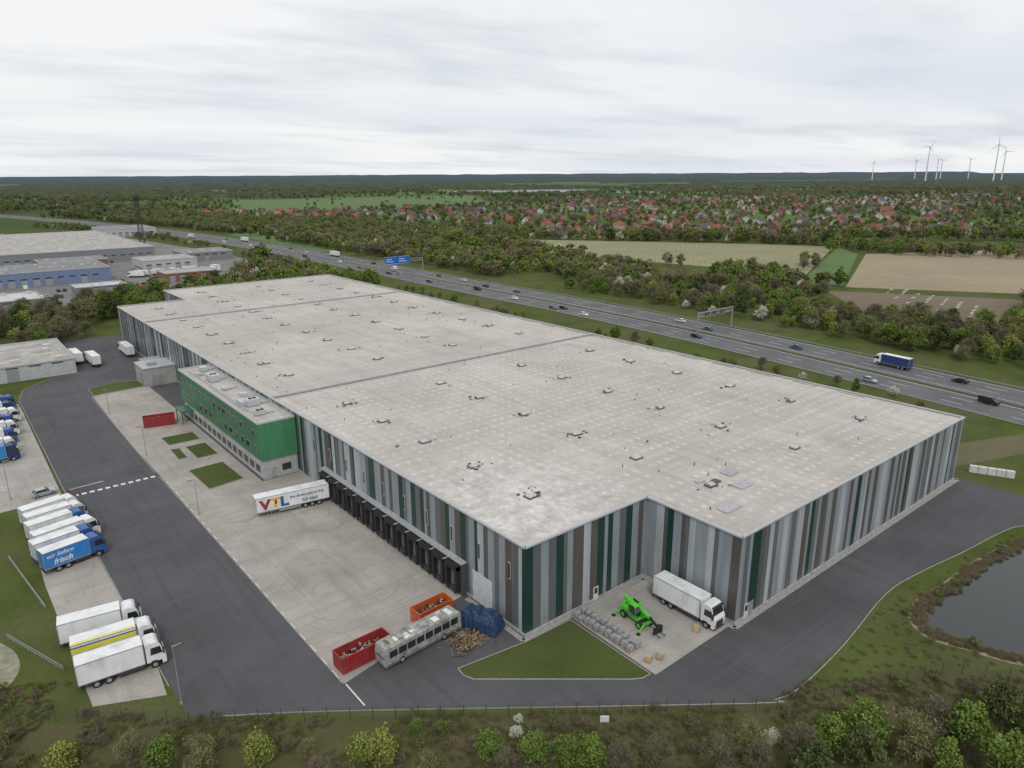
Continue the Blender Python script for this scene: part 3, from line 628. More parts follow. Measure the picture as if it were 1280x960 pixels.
b.prism([(-.4,1.75),(-.4,2.9),(.75,2.95),(1.15,2.2),(1.15,1.6)],-1.12,-.28,2)
b.prism([(-.45,2.9),(-.4,3.0),(.8,3.02),(.85,2.92)],-1.15,-.25,0)
for x,z0 in ((-.42,1.7),(1.16,1.6)):
    for y in (-1.13,-.27): b.beam((x,y,z0),(x if x<0 else .78,y,2.95),.05,0)
b.prism([(-2.6,2.1),(-2.6,2.65),(2.6,2.15),(2.6,1.75)],-.15,.3,0); b.prism([(2.6,1.78),(2.6,2.12),(4.2,1.5),(4.2,1.2)],-.06,.2,1)
b.prism([(-1.7,1.7),(-1.9,2.5),(-1.2,2.5),(-.8,1.7)],-.3,.45,0); b.box(-1.9,-.3,.35,1.1,1.75,2.3,0); b.box(-1.7,-.5,.5,.95,2.3,2.34,1)
b.box(-1.3,-.6,-.96,-.94,1.45,1.65,1); b.box(1.4,2.2,-.76,.76,1.15,1.2,1); b.box(-2.42,-2.4,-.6,.6,1.0,1.5,1)
b.box(4.15,4.35,-.7,.85,.5,1.5,1)
for y in (-.4,.5): b.box(4.35,5.3,y-.06,y+.06,.5,.58,1)
for x in (-1.6,1.7):
    for s in (-1,1): wheel(b,x,s*1.15,.58,.42,1,0)
for x in (-2.5,2.5):
    for s in (-1,1):
        b.beam((x*.9,s*.5,.95),(x*1.05,s*1.9,.35),.13,0); b.cyl((x*1.05,s*1.9,0),(x*1.05,s*1.9,.12),.3,1,10)
b.obj('telehandler',[GREENP,BLACK,GLASS],(68.3,56.3,.03),math.radians(-98),bevel=.03)
b=MB()
for i in range(5): b.box(i*1.6,i*1.6+1.5,-.4,.4,0,1.5,0)
b.obj('concrete_barrier_blocks',[M('white_concrete',(0.6,0.6,0.58),0.7,0.1,2,0,.4)],(161.2,46.6,0),math.radians(-66),bevel=.04)
def lamp(x,y,h=8,rz=0):
    b=MB(); b.cyl((0,0,0),(0,0,h),.09,0,8,.05); b.box(-.1,1.0,-.06,.06,h-.05,h+.05,0); b.box(.5,1.2,-.14,.14,h-.1,h-.02,1); b.cyl((0,0,0),(0,0,.3),.18,0,8)
    b.obj('street_lamp',[STEEL,DARK],(x,y,0),rz)
lamp(14.4,79.7,8,0); lamp(3.6,214,8,0); lamp(31.4,168,7,math.pi); lamp(5.2,160,8); lamp(31.2,205,7,math.pi);lamp(31.4,130,7,math.pi)
b=MB(); b.box(14.2,14.5,155.1,155.4,0,1.2,0); b.beam((14.4,155.25,1.05),(20.5,155.25,1.2),.05,1); b.obj('barrier_gate',[RED,WHITE])
b=MB()
for (a,c) in (((4.9,112.4),(2.4,132.8)),((4.6,95.3),(-.1,107.7))):
    b.beam((*a,.9),(*c,.9),.05,0); b.beam((*a,.5),(*c,.5),.04,0)
    for i in range(9): t_=i/8; b.beam((a[0]+(c[0]-a[0])*t_,a[1]+(c[1]-a[1])*t_,0),(a[0]+(c[0]-a[0])*t_,a[1]+(c[1]-a[1])*t_,.95),.04,0)
b.obj('hand_rail',[STEEL])
def fence(pts,h=1.9,step=2.6):
    b=MB(); p=resample(pts,step)
    for q in p: b.cyl((*q,0),(*q,h),.045,0,6)
    for i in range(len(p)-1):
        for z in (.1,.5,.9,1.3,1.7): b.beam((*p[i],z),(*p[i+1],z),.012,0)
    b.obj('wire_fence',[M('fence_dark',(0.06,0.065,0.06),0.6)])
fence([(-12,97),(-2.5,90.3),(15,75.0),(28.6,64.6),(66.5,34.8),(75,31.0),(90,24),(97,15),(104,6),(130,-4)])
b=MB(); b.box(-.5,.5,-.05,.05,.7,1.5,0); b.cyl((-.4,0,0),(-.4,0,1.5),.04,1,6); b.cyl((.4,0,0),(.4,0,1.5),.04,1,6)
b.obj('notice_board',[WHITE,STEEL],(*FR(66.8,10.2),0),math.radians(-39))
b=MB(); hgt=46
for s1,s2 in ((-1,-1),(-1,1),(1,-1),(1,1)): b.beam((s1*2.2,s2*2.2,0),(s1*.8,s2*.8,hgt),.24,0)
for i in range(22):
    z0=i*2;z1=z0+2; a0=2.2-1.4*z0/hgt;a1=2.2-1.4*z1/hgt
    for s in (-1,1):
        b.beam((-a0,s*a0,z0),(a1,s*a1,z1),.12,0); b.beam((s*a0,-a0,z0),(s*a1,a1,z1),.12,0); b.beam((-a1,s*a1,z1),(a1,s*a1,z1),.1,0); b.beam((s*a1,-a1,z1),(s*a1,a1,z1),.1,0)
for z in (33,40,44): b.cyl((0,0,z),(0,0,z+.3),2.3,0,12)
for k in range(8): a=k*.785; b.box(2.2*math.cos(a)-.3,2.2*math.cos(a)+.3,2.2*math.sin(a)-.3,2.2*math.sin(a)+.3,40.5,43.5,0)
b.obj('telecom_mast',[DARK,SILVER],(150,681,0))
# ------------------------------------------------------------------ industrial halls
def hall(name,x0,x1,y0,y1,h,wall,roof,doors=True):
    E=empty(name); b=MB(); b.box(x0,x1,y0,y1,0,h,0); b.obj('walls',[wall],parent=E)
    b=MB(); b.box(x0+.4,x1-.4,y0+.4,y1-.4,h,h+.02,0); b.obj('roof',[roof],parent=E)
    b=MB(); wallstrip(b,[(x0,y0),(x1,y0),(x1,y1),(x0,y1)],.4,h,h+.45,0); b.obj('parapet',[CAP],parent=E)
    b=MB(); r=random.Random(int(x0*7+y0))
    x=x0+2
    while x<x1-4:
        if r.random()<.6: b.box(x,x+3.2,y0-.06,y0-.01,.1,3.8,0)
        b.box(x,x+3.2,y0-.06,y0-.01,4.0,4.7 if h>5 else 4.3,1); x+=6
    y=y0+3
    while y<y1-4: b.box(x0-.06,x0-.01,y,y+2.5,1.2,2.6,1); b.box(x1+.01,x1+.06,y,y+2.5,1.2,2.6,1); y+=5
    b.obj('doors_and_windows',[STEEL,GLASS],parent=E)
    b=MB()
    for k in range(int((x1-x0)*(y1-y0)/180)):
        px,py=r.uniform(x0+2,x1-3),r.uniform(y0+2,y1-3); b.box(px,px+r.uniform(1,2.5),py,py+r.uniform(1,3),h,h+r.uniform(.4,1.2),0)
    b.obj('skylights',[VW],parent=E)
HW=M('hall_white_wall',(0.42,0.43,0.43),0.6); HG=M('hall_grey_wall',(0.2,0.21,0.22),0.6); HB=M('hall_blue_wall',(0.16,0.21,0.33),0.5); HR=M('hall_roof',(0.36,0.34,0.31),0.8,0.3,0.2); HR2=M('hall_roof_grey',(0.2,0.2,0.2),0.8,0.2,0.2); HBR=M('hall_brick_wall',(0.22,0.10,0.07),0.8)
HRW=M('hall_roof_white',(0.5,0.5,0.49),0.7,0.2,0.3,0,.3)
hall('storage_hall',-18,32.4,259,296,4.6,HW,HR)
hall('industrial_hall',-30,140,600,820,9,HG,HR); hall('industrial_hall',-20,88,489,535,8,HB,HR2); hall('industrial_hall',112,146,516,546,7,HW,HR)
hall('industrial_hall',12,42,400,428,5,HG,HRW); hall('industrial_hall',60,100,560,585,6,HBR,HR2); hall('industrial_hall',150,185,560,590,6,HG,HR2); hall('industrial_hall',-60,-8,400,450,7,HG,HR2); hall('industrial_hall',60,84,430,446,4.5,HG,HRW); hall('industrial_hall',150,200,840,900,8,HW,HR2); hall('industrial_hall',-60,40,860,960,9,HG,HR); hall('industrial_hall',110,140,455,475,5,HBR,HR)
poly('industrial_yard',[(-60,392),(105,400),(150,450),(190,520),(192,600),(165,860),(-100,860)],0.012,asphalt('industrial_asphalt',(0.17,0.165,0.155)))
r=random.Random(8)
for k in range(90):
    x,y=r.uniform(-5,150),r.choice([434,440,452,458,480,550,556,592])
    if 8<x<46 and y<432: continue
    if 58<x<86 and y<450: x+=40
    if 106<x<142 and 450<y<480: x-=40
    if 58<x<102 and 555<y<590: continue
    car('parked_car',x,y+r.uniform(-.5,.5),math.pi/2+r.uniform(-.05,.05),r.choice([0,0,1,2,3,4]),r.choice([0,0,1]))
for k in range(12): truck('box_truck',(r.uniform(92,180),r.uniform(482,510)),r.uniform(0,3),10)
# ------------------------------------------------------------------ trees
TRUNK=M('bark',(0.10,0.085,0.065),0.9,0.3,2)
TC=bpy.data.collections.new('tree_kinds'); COL.children.link(TC)
TF=bpy.data.collections.new('far_tree_kinds'); COL.children.link(TF)
BC=bpy.data.collections.new('undergrowth_kinds'); COL.children.link(BC)
def cards(c,size,asp,rg,up=0.0):
    n=len(c); d=rg.normal(size=(n,3)); d[:,2]+=up; d/=np.linalg.norm(d,axis=1)[:,None]
    e=rg.normal(size=(n,3)); e-= (e*d).sum(1)[:,None]*d; e/=np.linalg.norm(e,axis=1)[:,None]
    s=size*rg.uniform(.6,1.4,n)[:,None]; u=d*s; w=e*s*asp
    return np.stack([c-u-w*.4,c+w,c+u-w*.3,c-w],1).reshape(-1,3)
def treemesh(name,H=10,R=3.6,zb=2.2,nc=38,nl=70,leaf=.30,asp=.7,mat=None,seed=0,bare=False,shape=1.0):
    rg=np.random.default_rng(seed); b=MB(); r=random.Random(seed)
    b.cyl((0,0,-.2),(r.uniform(-.3,.3),r.uniform(-.3,.3),H*.55),.17 if H>4 else .05,0,6,.07 if H>4 else .02)
    cs=[]
    for k in range(nc):
        while True:
            p=rg.uniform(-1,1,3)
            if (p**2).sum()<1 and (p**2).sum()>.12: break
        z=zb+(H-zb)*(p[2]*.5+.5); tap=(1-.35*max(0,p[2]))*shape
        cs.append((p[0]*R*tap+r.uniform(-.1,.1)*R*.3,p[1]*R*tap+r.uniform(-.1,.1)*R*.3,z))
    for k in range(0,nc,3 if not bare else 1):
        c=Vector(cs[k]); z0=max(zb*.5,c.z*.5); b.cyl((0,0,z0),c,.055*H/10+.01,0,4,.015)
    V=[];T=[]
    for c in cs:
        rad=R*rg.uniform(.20,.36); q=rg.normal(size=(nl,3))*np.array([rad,rad,rad*.75])*.62+np.array(c)
        q[:,2]=np.maximum(q[:,2],.1)
        V.append(cards(q,leaf,asp,rg,0.8 if bare else 0)); t=rg.uniform(.1,1)
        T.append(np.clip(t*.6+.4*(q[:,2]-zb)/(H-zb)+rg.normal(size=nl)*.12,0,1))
    V=np.concatenate(V);T=np.concatenate(T); o=len(b.v); nb=len(b.f); nL=len(T)
    me=bpy.data.meshes.new(name); vs=b.v+[tuple(x) for x in V.tolist()]; fs=b.f+[(o+4*i,o+4*i+1,o+4*i+2,o+4*i+3) for i in range(nL)]
    me.from_pydata(vs,[],fs); me.materials.append(TRUNK); me.materials.append(mat)
    me.polygons.foreach_set('material_index',[0]*nb+[1]*nL)
    at=me.attributes.new('tint','FLOAT','FACE'); at.data.foreach_set('value',np.concatenate([np.zeros(nb),T]).astype(np.float32)); me.update()
    return me
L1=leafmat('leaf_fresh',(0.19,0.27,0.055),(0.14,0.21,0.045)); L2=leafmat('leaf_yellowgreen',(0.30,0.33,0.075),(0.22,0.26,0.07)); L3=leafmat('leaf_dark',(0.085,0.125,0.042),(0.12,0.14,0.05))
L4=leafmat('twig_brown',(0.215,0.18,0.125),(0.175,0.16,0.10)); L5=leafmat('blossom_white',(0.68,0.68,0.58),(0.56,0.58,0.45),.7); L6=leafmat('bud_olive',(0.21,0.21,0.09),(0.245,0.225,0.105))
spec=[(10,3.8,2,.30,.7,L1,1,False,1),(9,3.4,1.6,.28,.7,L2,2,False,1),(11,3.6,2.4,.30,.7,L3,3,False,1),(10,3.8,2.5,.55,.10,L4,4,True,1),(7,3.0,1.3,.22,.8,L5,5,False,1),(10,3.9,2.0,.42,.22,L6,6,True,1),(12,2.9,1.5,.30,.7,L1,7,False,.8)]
real=['broadleaf_tree','maple_tree','oak_tree','bare_tree','blossoming_tree','budding_tree','poplar_tree']
farn=['beech_tree','lime_tree','spruce_tree','bare_elm_tree','cherry_tree','birch_tree','tall_poplar_tree']
protopos=[FR(61,8),FR(61.5,-16),FR(60,36),FR(60,25),FR(65.2,0.2),FR(61,-33),FR(59,44)]
protos=[.4,.42,.5,.4,.22,.4,.45]
for sp_,nm,pp,sc in zip(spec,real,protopos,protos):
    H_,R_0,zb,lf,asp,mt,sd_,br,sh=sp_
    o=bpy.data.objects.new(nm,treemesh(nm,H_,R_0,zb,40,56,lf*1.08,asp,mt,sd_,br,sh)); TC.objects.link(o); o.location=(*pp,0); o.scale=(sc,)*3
for i,(sp_,nm) in enumerate(zip(spec,farn)):
    H_,R_0,zb,lf,asp,mt,sd_,br,sh=sp_
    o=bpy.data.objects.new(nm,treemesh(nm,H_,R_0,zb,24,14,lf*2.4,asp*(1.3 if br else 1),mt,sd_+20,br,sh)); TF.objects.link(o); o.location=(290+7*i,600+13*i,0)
KI={k:sorted(real).index(real[k]) for k in range(7)}; KF={k:sorted(farn).index(farn[k]) for k in range(7)}
def scatter(name,pts,idx,sc,coll):
    n=len(pts); me=bpy.data.meshes.new(name); me.from_pydata([tuple(p) for p in pts],[],[])
    for nm,ty,data in (('kidx','INT',np.array(idx,dtype=np.int32)),('ksc','FLOAT',np.array(sc,dtype=np.float32)),('krot','FLOAT',rng.uniform(0,6.28,n).astype(np.float32))):
        a=me.attributes.new(nm,ty,'POINT'); a.data.foreach_set('value',data)
    o=bpy.data.objects.new(name,me); COL.objects.link(o)
    ng=bpy.data.node_groups.new(name+'_nodes','GeometryNodeTree')
    ng.interface.new_socket('Geometry',in_out='INPUT',socket_type='NodeSocketGeometry'); ng.interface.new_socket('Geometry',in_out='OUTPUT',socket_type='NodeSocketGeometry')
    gi=ng.nodes.new('NodeGroupInput'); go=ng.nodes.new('NodeGroupOutput'); ip=ng.nodes.new('GeometryNodeInstanceOnPoints')
    ci=ng.nodes.new('GeometryNodeCollectionInfo'); ci.inputs['Collection'].default_value=coll; ci.inputs['Separate Children'].default_value=True; ci.inputs['Reset Children'].default_value=True
    def at(nm,ty):
        a=ng.nodes.new('GeometryNodeInputNamedAttribute'); a.data_type=ty; a.inputs['Name'].default_value=nm; return a.outputs['Attribute']
    l=ng.links.new; l(gi.outputs[0],ip.inputs['Points']); l(ci.outputs[0],ip.inputs['Instance']); ip.inputs['Pick Instance'].default_value=True
    l(at('kidx','INT'),ip.inputs['Instance Index']); cx=ng.nodes.new('ShaderNodeCombineXYZ'); l(at('krot','FLOAT'),cx.inputs[2]); l(cx.outputs[0],ip.inputs['Rotation']); l(at('ksc','FLOAT'),ip.inputs['Scale'])
    l(ip.outputs[0],go.inputs[0])
    md=o.modifiers.new('scatter','NODES'); md.node_group=ng
    return o
def inpoly(x,y,P):
    c=False; j=len(P)-1
    for i in range(len(P)):
        if (P[i][1]>y)!=(P[j][1]>y) and x<(P[j][0]-P[i][0])*(y-P[i][1])/(P[j][1]-P[i][1])+P[i][0]: c=not c
        j=i
    return c
R_=random.Random(21)
def fill(P,sp,dens=1.0,gap=None,gs=.02,excl=()):
    xs=[p[0] for p in P]; ys=[p[1] for p in P]; out=[]; x=min(xs)
    while x<max(xs):
        y=min(ys)
        while y<max(ys):
            px,py=x+R_.uniform(-.5,.5)*sp,y+R_.uniform(-.5,.5)*sp; y+=sp
            if R_.random()>dens or not inpoly(px,py,P): continue
            if gap is not None and noise.noise(Vector((px*gs,py*gs,3)))<gap: continue
            if any(inpoly(px,py,e) for e in excl): continue
            out.append((px,py,0))
        x+=sp
    return out
def plant(name,pts,weights,s0,s1,patch=True):
    for coll,K,sel in ((TC,KI,[p for p in pts if p[0]**2+p[1]**2<400**2]),(TF,KF,[p for p in pts if p[0]**2+p[1]**2>=400**2])):
        if not sel: continue
        ks=[];ss=[]
        for p in sel:
            w=list(weights)
            if patch:
                a=noise.noise(Vector((p[0]*.02,p[1]*.02,11))); c=noise.noise(Vector((p[0]*.03,p[1]*.03,31)))
                if a>.15: w[3]*=3; w[5]*=2
                elif a<-.15: w[0]*=2.5; w[1]*=2
                if c>.25: w[2]*=3
                if c<-.35: w[4]*=3
            ks.append(R_.choices(range(7),w)[0]); ss.append(R_.uniform(s0,s1)*(1+.25*noise.noise(Vector((p[0]*.03,p[1]*.03,51)))))
        scatter(name,sel,[K[k] for k in ks],ss,coll)
MIXW=[22,22,8,17,7,26,3]
halls=[[(-20,255),(34,255),(34,300),(-20,300)],[(-62,396),(105,400),(150,450),(195,520),(200,600),(170,860),(-100,860)]]
plant('tree_belt',fill([(256,20),(261,100),(267,168),(269,235),(268,320),(271,480),(270,650),(252,916),(190,1300),(300,1300),(400,1000),(480,700),(430,520),(376,430),(405,232),(365,194),(303,136),(338,78),(300,30)],6.0,.92,-.22,.02),MIXW,.45,1.0)
plant('hedge_trees',fill([(169,100),(196,95),(200,170),(203,330),(205,400),(165,400),(162,200)],6.0,.6,-.08,.03),[14,22,2,17,9,30,0],.22,.5)
plant('tree_group',fill([(56,345),(78,338),(190,338),(188,430),(176,520),(196,520),(190,505),(150,440),(104,396),(40,385)],7,.85,-.3,.03),[22,14,16,14,2,22,6],.75,1.2)
plant('tree_group',fill([(182,440),(204,440),(206,640),(188,860),(150,1100),(110,1100),(172,860),(197,640),(192,520)],7,.8,-.2,.03),MIXW,.4,.7)
plant('tree_group',fill([(-60,305),(28,302),(52,320),(52,396),(-70,392)],6.5,.8,-.25,.03,halls),[16,14,16,22,3,26,3],.55,1.0)
plant('tree_row',fill([(372,196),(384,186),(392,190),(382,200)],4.5,.9)+fill([(430,225),(470,240),(480,262),(440,248)],7,.6)+fill([(560,262),(605,160),(640,150),(620,280),(600,300)],8,.9)+fill([(436,565),(560,390),(610,306),(640,310),(600,400),(470,600)],8,.8),[20,12,16,20,2,26,4],.6,1.0)
plant('tree_row',fill([(330,86),(410,108),(436,106),(425,60),(300,-40),(270,-20)],6.5,.9,-.3),[24,10,16,14,8,22,6],.6,1.1)
cp=[];cs_=[]
for _ in range(16000):
    F=R_.uniform(560,3000); a=R_.uniform(-.95,.95); x,y=FR(F,a*F)
    if x<262 and y<1250 and x>-90: continue
    if a*F>-260 and a*F<320 and 2450<F<3100: continue
    n_=noise.noise(Vector((x*.004,y*.004,1))); n2=noise.noise(Vector((x*.013,y*.004,7)))
    town=(F>690 and F<1950 and a>-.45)
    if a<-.42: keep=n_>-.15
    elif town: keep=(R_.random()<.55) or n_>.25
    elif F<700: keep=n_>-.1
    else: keep=abs(n2)<.07 or n_>.22
    if not keep: continue
    if any(inpoly(x,y,q) for q in (F1,F2,F3)) and not (inpoly(x,y,F3) and abs(n2)<.02): continue
    cp.append((x,y,0)); cs_.append(R_.uniform(.5,.95) if town else R_.uniform(.8,1.3))
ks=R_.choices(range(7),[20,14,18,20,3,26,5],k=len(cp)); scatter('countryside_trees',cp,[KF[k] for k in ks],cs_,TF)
# village
b=MB(); r=random.Random(31)
RC=[M('roof_red',(0.23,0.072,0.045),0.8,0.35,.08),M('roof_brown',(0.14,0.075,0.055),0.8,0.3,.08),M('roof_dark',(0.075,0.075,0.08),0.7,0.25,.08)]
WC=[M('house_white',(0.56,0.55,0.52),0.8),M('house_brick',(0.24,0.12,0.085),0.8),M('house_cream',(0.46,0.40,0.31),0.8)]
cnt=0; cells={}
while cnt<880:
    F=700*math.exp(r.uniform(0,1.06)); a=r.uniform(-.42,.95)
    lo=710 if a>.03 else 900-a*500; hi=2000 if a>.05 else 1350
    if F<lo or F>hi: continue
    x,y=FR(F,a*F)
    if any(inpoly(x,y,q) for q in (F1,F2,F3)): continue
    if x<300 and y<1300: continue
    if noise.noise(Vector((x*.006,y*.006,77)))<-.28: cnt+=.05; continue
    key=(int(x/19),int(y/19))
    if key in cells: cnt+=.2; continue
    cells[key]=1; cnt+=1
    rz=r.choice([.3,.3+math.pi/2,.55,.1])+r.uniform(-.1,.1); L=r.uniform(8,14); D=r.uniform(7.5,10); h=r.choice([2.9,2.9,3.2,5.2]); rh=r.uniform(3,4.2)
    c,s=math.cos(rz),math.sin(rz); T=lambda X,Y,Z:(x+c*X-s*Y,y+s*X+c*Y,Z)
    wm=r.choice([3,3,4,4,4,5]); rm=r.choice([0,0,0,1,1,2,2,2]); X0,X1,Y0,Y1=-L/2,L/2,-D/2,D/2
    b.add([T(X0,Y0,0),T(X1,Y0,0),T(X1,Y1,0),T(X0,Y1,0),T(X0,Y0,h),T(X1,Y0,h),T(X1,Y1,h),T(X0,Y1,h),T(X0,0,h+rh),T(X1,0,h+rh)],[(0,1,5,4),(2,3,7,6),(1,2,6,9,5),(3,0,4,8,7)],wm)
    e=.5; ez=e*rh/(D/2)
    b.add([T(X0-e,Y0-e,h-ez),T(X1+e,Y0-e,h-ez),T(X1+e,0,h+rh+.05),T(X0-e,0,h+rh+.05),T(X1+e,Y1+e,h-ez),T(X0-e,Y1+e,h-ez)],[(0,1,2,3),(3,2,4,5)],rm)
    for sy in (-1,1):
        for k in range(3):
            wx=X0+L*(k+.5)/3-.6; yy=sy*(D/2+.03); b.quad(T(wx,yy,1),T(wx+1.2,yy,1),T(wx+1.2,yy,2.2),T(wx,yy,2.2),6)
    for sx in (X0-.03,X1+.03):
        for wy in (-2,1): b.quad(T(sx,wy,1),T(sx,wy+1.1,1),T(sx,wy+1.1,2.2),T(sx,wy,2.2),6); b.quad(T(sx,wy*.5-.2,h+.4),T(sx,wy*.5+.6,h+.4),T(sx,wy*.5+.6,h+1.5),T(sx,wy*.5-.2,h+1.5),6)
    p=T(1.2,.3,0); b.box(p[0]-.35,p[0]+.35,p[1]-.35,p[1]+.35,h+1,h+rh+.9,4)
b.obj('village_houses',RC+WC+[GLASS])
def dfmat():
    m,nt,b=newmat('distant_forest_mat'); v=wpos(nt)
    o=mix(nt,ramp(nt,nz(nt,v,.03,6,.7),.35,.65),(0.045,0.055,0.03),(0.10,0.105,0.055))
    o=mix(nt,math_(nt,'MULTIPLY',distf(nt,1800,12000),.85),o,(0.078,0.11,0.145)); nt.links.new(o,b.inputs[0]); b.inputs['Roughness'].default_value=1; b.inputs['Specular IOR Level'].default_value=0; return m  # atmospheric haze blended into the forest colour, bluish towards the horizon
DF=dfmat(); b=MB(); r=random.Random(77)
def block(F0,R0,w,d,cell,h,rot=0):
    nx=max(2,int(w/cell)); ny=max(2,int(d/cell)); vs=[]
    for i in range(nx+1):
        for j in range(ny+1):
            edge=i in(0,nx) or j in(0,ny); rr=R0+(i/nx-.5)*w+r.uniform(-.4,.4)*cell; ff=F0+(j/ny-.5)*d+r.uniform(-.4,.4)*cell+rot*(i/nx-.5)*w
            vs.append((*FR(ff,rr),0 if edge else h*r.uniform(.6,1.15)))
    b.add(vs,[(i*(ny+1)+j,(i+1)*(ny+1)+j,(i+1)*(ny+1)+j+1,i*(ny+1)+j+1) for i in range(nx) for j in range(ny)],0)
for k in range(150):
    F=2050*math.exp(r.uniform(0,1.6)); a=r.uniform(-.95,.95)
    if F<3150 and abs(a)<.22: continue
    block(F,a*F,r.uniform(.06,.28)*F,r.uniform(.015,.045)*F,max(9,F*.005),r.uniform(9,15),r.uniform(-.3,.3))
for F,a,w in ((2380,-.06,120),(2350,.05,90),(2400,.10,140),(3150,0,500),(3250,.1,420)): block(F,a*F,w,40,11,10,.05)
for k in range(22):
    a=r.uniform(-.95,-.45); F=r.uniform(2200,4500); block(F,a*F,r.uniform(.15,.35)*F,r.uniform(.04,.08)*F,max(9,F*.005),r.uniform(10,15),r.uniform(-.3,.3))
for F in (8000,10500,12500,15000,19000):
    for k in range(14):
        a=-1+2*k/13+r.uniform(-.05,.05); block(F+r.uniform(-600,600),a*F,F*.17,700,90,r.uniform(16,32))
block(26000,-4000,40000,2500,500,75)
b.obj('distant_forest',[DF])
TW=M('turbine_white',(0.62,0.64,0.66),0.5)
r=random.Random(6)
for dx,dy,D,h,R in ((.9077,.4197,7000,140,46),(.9256,.3784,7000,155,50),(.93,.3677,5000,200,56),(.9338,.3578,6600,150,50),(.9352,.354,7400,155,48),(.9447,.3279,7000,155,48),(.9525,.3046,5000,205,58),(.9547,.2974,5600,180,54)):
    b=MB(); b.cyl((0,0,0),(0,0,h),4.2,0,10,2.2); b.box(-6,5,-3,3,h-2,h+4,0); a0=r.uniform(0,2)
    for k in range(3):
        a=a0+k*2.094; c,s=math.cos(a),math.sin(a); tip=(-7,R*c,h+1+R*s); px,pz=-s,c
        b.add([(-7,2.2*px,h+1+2.2*pz),(-7,R*.2*c+3.2*px,h+1+R*.2*s+3.2*pz),tip,(-7,R*.2*c-1*px,h+1+R*.2*s-1*pz),(-7,-1.5*px,h+1-1.5*pz)],[(0,1,2,3,4)],0)
    b.cyl((-8,0,h+1),(-5,0,h+1),2.5,0,8)
    b.obj('wind_turbine',[TW],(dx*D,dy*D,0),math.atan2(dy,dx)+r.uniform(-.6,.6))
# ------------------------------------------------------------------ undergrowth
def tuft(name,n,h,spread,mat,seed):
    rg=np.random.default_rng(seed); vs=[];fs=[]
    for i in range(n):
        a=rg.uniform(0,6.28); r0=spread*rg.uniform(0,1)**.6; x,y=r0*math.cos(a),r0*math.sin(a); hh=h*rg.uniform(.5,1.1); lx,ly=rg.normal(size=2)*h*.35; w=.02+.02*rg.random()
        wa=rg.uniform(0,3.14); wx,wy=w*math.cos(wa),w*math.sin(wa); o=len(vs)
        vs+=[(x-wx,y-wy,0),(x+wx,y+wy,0),(x+lx*.5+wx*.8,y+ly*.5+wy*.8,hh*.6),(x+lx,y+ly,hh),(x+lx*.5-wx*.8,y+ly*.5-wy*.8,hh*.6)]; fs.append((o,o+1,o+2,o+3,o+4))
    me=bpy.data.meshes.new(name); me.from_pydata(vs,[],fs); me.materials.append(mat)
    at=me.attributes.new('tint','FLOAT','FACE'); at.data.foreach_set('value',rg.uniform(.2,1,len(fs)).astype(np.float32)); me.update(); return me
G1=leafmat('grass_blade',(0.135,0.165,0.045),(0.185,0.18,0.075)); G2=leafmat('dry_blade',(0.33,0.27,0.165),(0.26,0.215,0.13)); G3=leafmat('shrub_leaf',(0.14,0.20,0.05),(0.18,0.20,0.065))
for nm,me,pp in (('grass_tuft',tuft('t1',60,.32,.55,G1,1),FR(68,-2)),('reed_tuft',tuft('t2',90,.6,.5,G2,2),(99,33.2)),('shrub',treemesh('sh',1.6,.9,.2,14,34,.10,.6,G3,9),FR(66,-8)),('twiggy_shrub',treemesh('sh2',1.8,1.0,.2,16,34,.24,.09,L4,10,True),FR(66,20))):
    o=bpy.data.objects.new(nm,me); BC.objects.link(o); o.location=(*pp,0)
uo=sorted(['grass_tuft','reed_tuft','shrub','twiggy_shrub']); UI={n:i for i,n in enumerate(uo)}
def under(name,pts,w,s0,s1):
    ks=R_.choices(['grass_tuft','reed_tuft','shrub','twiggy_shrub'],w,k=len(pts)); scatter(name,pts,[UI[k] for k in ks],[R_.uniform(s0,s1) for _ in pts],BC)
pts=[]
for _ in range(7500):
    F=R_.uniform(54,74.5); R0=R_.uniform(-75,62); x,y=FR(F,R0)
    if inpoly(x,y,aspoly) or y+(x-16.6)*.785>75.0 and x>10 and x<70: continue
    if inpoly(x,y,[(5.5,85),(14.5,81),(14.5,100),(5.5,100)]): continue
    if noise.noise(Vector((x*.15,y*.15,2)))<-.25: continue
    pts.append((x,y,0))
under('verge_undergrowth',pts,[74,20,2.5,3.5],.35,.85)
pts=[]
for p in resample(pond+[pond[0]],.4):
    for k in range(4): pts.append((p[0]+R_.gauss(0,.5),p[1]+R_.gauss(0,.5),0))
under('pond_reeds',pts,[5,93,1,1],.45,1.0)
pts=fill([(70,33.5),(101,36.2),(122,33.8),(143,30),(150,-10),(100,0),(78,22)],1.5,.7,None,.1,[pond])
under('bank_grass',pts,[78,20,1,1],.4,.9)
fg=[(60.5,-47,1,.38),(61,-37,0,.36),(62.5,-41,5,.30),(61.3,-27,1,.40),(62.5,-22,5,.22),(61.5,-14,1,.42),(59.5,-9,5,.3),(62,-2.6,0,.34),(61.5,2,0,.36),(61,5.5,0,.36),(60.5,15,3,.36),(60,21,3,.42),(62.5,25,5,.38),(61.5,30,3,.42),(63,34,0,.42),(63.5,38,0,.52),(62,42,5,.5),(65,46,3,.45),(64,49,0,.5),(66,54,2,.5),(65,58,0,.5),(57.5,-55,0,.4),(62,-56,5,.4),(66.3,-11,0,.16),(57.5,30,2,.5),(58,50,0,.6),(61,57,2,.6),(60,-1,3,.3),(60,11,3,.35),(59,-20,3,.3),(59.5,-32,5,.35),(67.5,0.5,4,.14),(66.5,48,5,.3),(64,28,4,.25)]
scatter('foreground_shrubbery',[(*FR(F,R),0) for F,R,k,s in fg],[KI[k] for F,R,k,s in fg],[s*1.1 for *_,s in fg],TC)
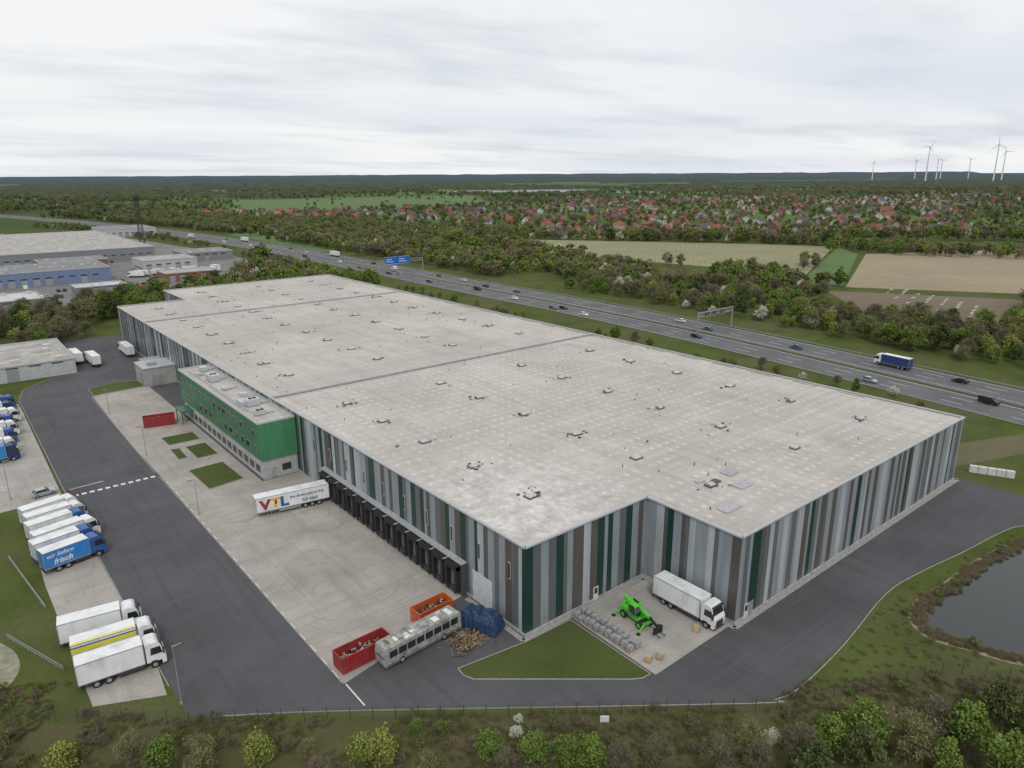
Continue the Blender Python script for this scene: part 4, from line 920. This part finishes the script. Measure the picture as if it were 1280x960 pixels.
scatter('bank_bushes',[(120,-2,0),(-4,92,0),(-6,104,0),(203,80,0),(200,95,0),(197,88,0),(195,70,0),(199,105,0),(197,112,0),(201,120,0)],[KI[k] for k in (0,5,1,4,3,6,5,4,5,3)],[.4,.3,.3,.4,.35,.4,.3,.35,.4,.4],TC)
# ------------------------------------------------------------------ camera, sun, sky
f=895.0; pitch=math.radians(16.3); yaw=math.radians(39.3); roll=math.radians(0.33)
fw=Vector((math.sin(yaw)*math.cos(pitch), math.cos(yaw)*math.cos(pitch), -math.sin(pitch))); rt=Vector((math.cos(yaw),-math.sin(yaw),0)); up=rt.cross(fw)
cx=rt*math.cos(roll)-up*math.sin(roll); cy=rt*math.sin(roll)+up*math.cos(roll); cz=-fw
cam=bpy.data.cameras.new('camera'); co=bpy.data.objects.new('camera',cam); COL.objects.link(co)
mw=Matrix.Identity(4)
for i,a in enumerate((cx,cy,cz)):
    for j in range(3): mw[j][i]=a[j]
mw[0][3],mw[1][3],mw[2][3]=0,0,60
co.matrix_world=mw; cam.sensor_width=36; cam.lens=f/1280*36; cam.clip_start=.5; cam.clip_end=90000
scene.camera=co
el,az=math.radians(48),math.radians(215)
sun=bpy.data.lights.new('sun','SUN'); sun.energy=1.2; sun.angle=math.radians(11); sun.color=(1,.965,.91); so=bpy.data.objects.new('sun',sun); COL.objects.link(so)
sd=Vector((math.sin(az)*math.cos(el),math.cos(az)*math.cos(el),math.sin(el))); so.rotation_euler=sd.to_track_quat('Z','Y').to_euler(); so.location=(0,0,200)
w=bpy.data.worlds.new('World'); scene.world=w; w.use_nodes=True; nt=w.node_tree; bg=nt.nodes['Background']
sk=N(nt,'ShaderNodeTexSky'); sk.sky_type='NISHITA'; sk.sun_disc=False; sk.sun_elevation=el; sk.sun_rotation=az
tc=N(nt,'ShaderNodeTexCoord'); sx=N(nt,'ShaderNodeSeparateXYZ'); nt.links.new(tc.outputs['Generated'],sx.inputs[0])
den=math_(nt,'ADD',math_(nt,'ABSOLUTE',sx.outputs[2]),.07)
cb=N(nt,'ShaderNodeCombineXYZ'); nt.links.new(math_(nt,'DIVIDE',sx.outputs[0],den),cb.inputs[0]); nt.links.new(math_(nt,'DIVIDE',sx.outputs[1],den),cb.inputs[1])
mp=N(nt,'ShaderNodeMapping'); mp.inputs['Rotation'].default_value=(0,0,yaw); mp.inputs['Scale'].default_value=(.30,.55,1); mp.inputs['Location'].default_value=(3.3,1.2,0); nt.links.new(cb.outputs[0],mp.inputs[0])
c1=ramp(nt,nz(nt,mp.outputs[0],1.3,7,.55),.50,.68); c2=ramp(nt,nz(nt,mp.outputs[0],.5,5,.5),.40,.64)
cloud=mix(nt,c2,(9.4,9.45,9.5),(7.5,7.95,8.6)); cloud=mix(nt,math_(nt,'MULTIPLY',c1,.65),cloud,(5.9,6.5,7.3))
fin=mix(nt,.94,sk.outputs[0],cloud)
nt.links.new(fin,bg.inputs[0]); bg.inputs[1].default_value=0.1
scene.view_settings.view_transform='Standard'; scene.view_settings.look='None'; scene.view_settings.exposure=0
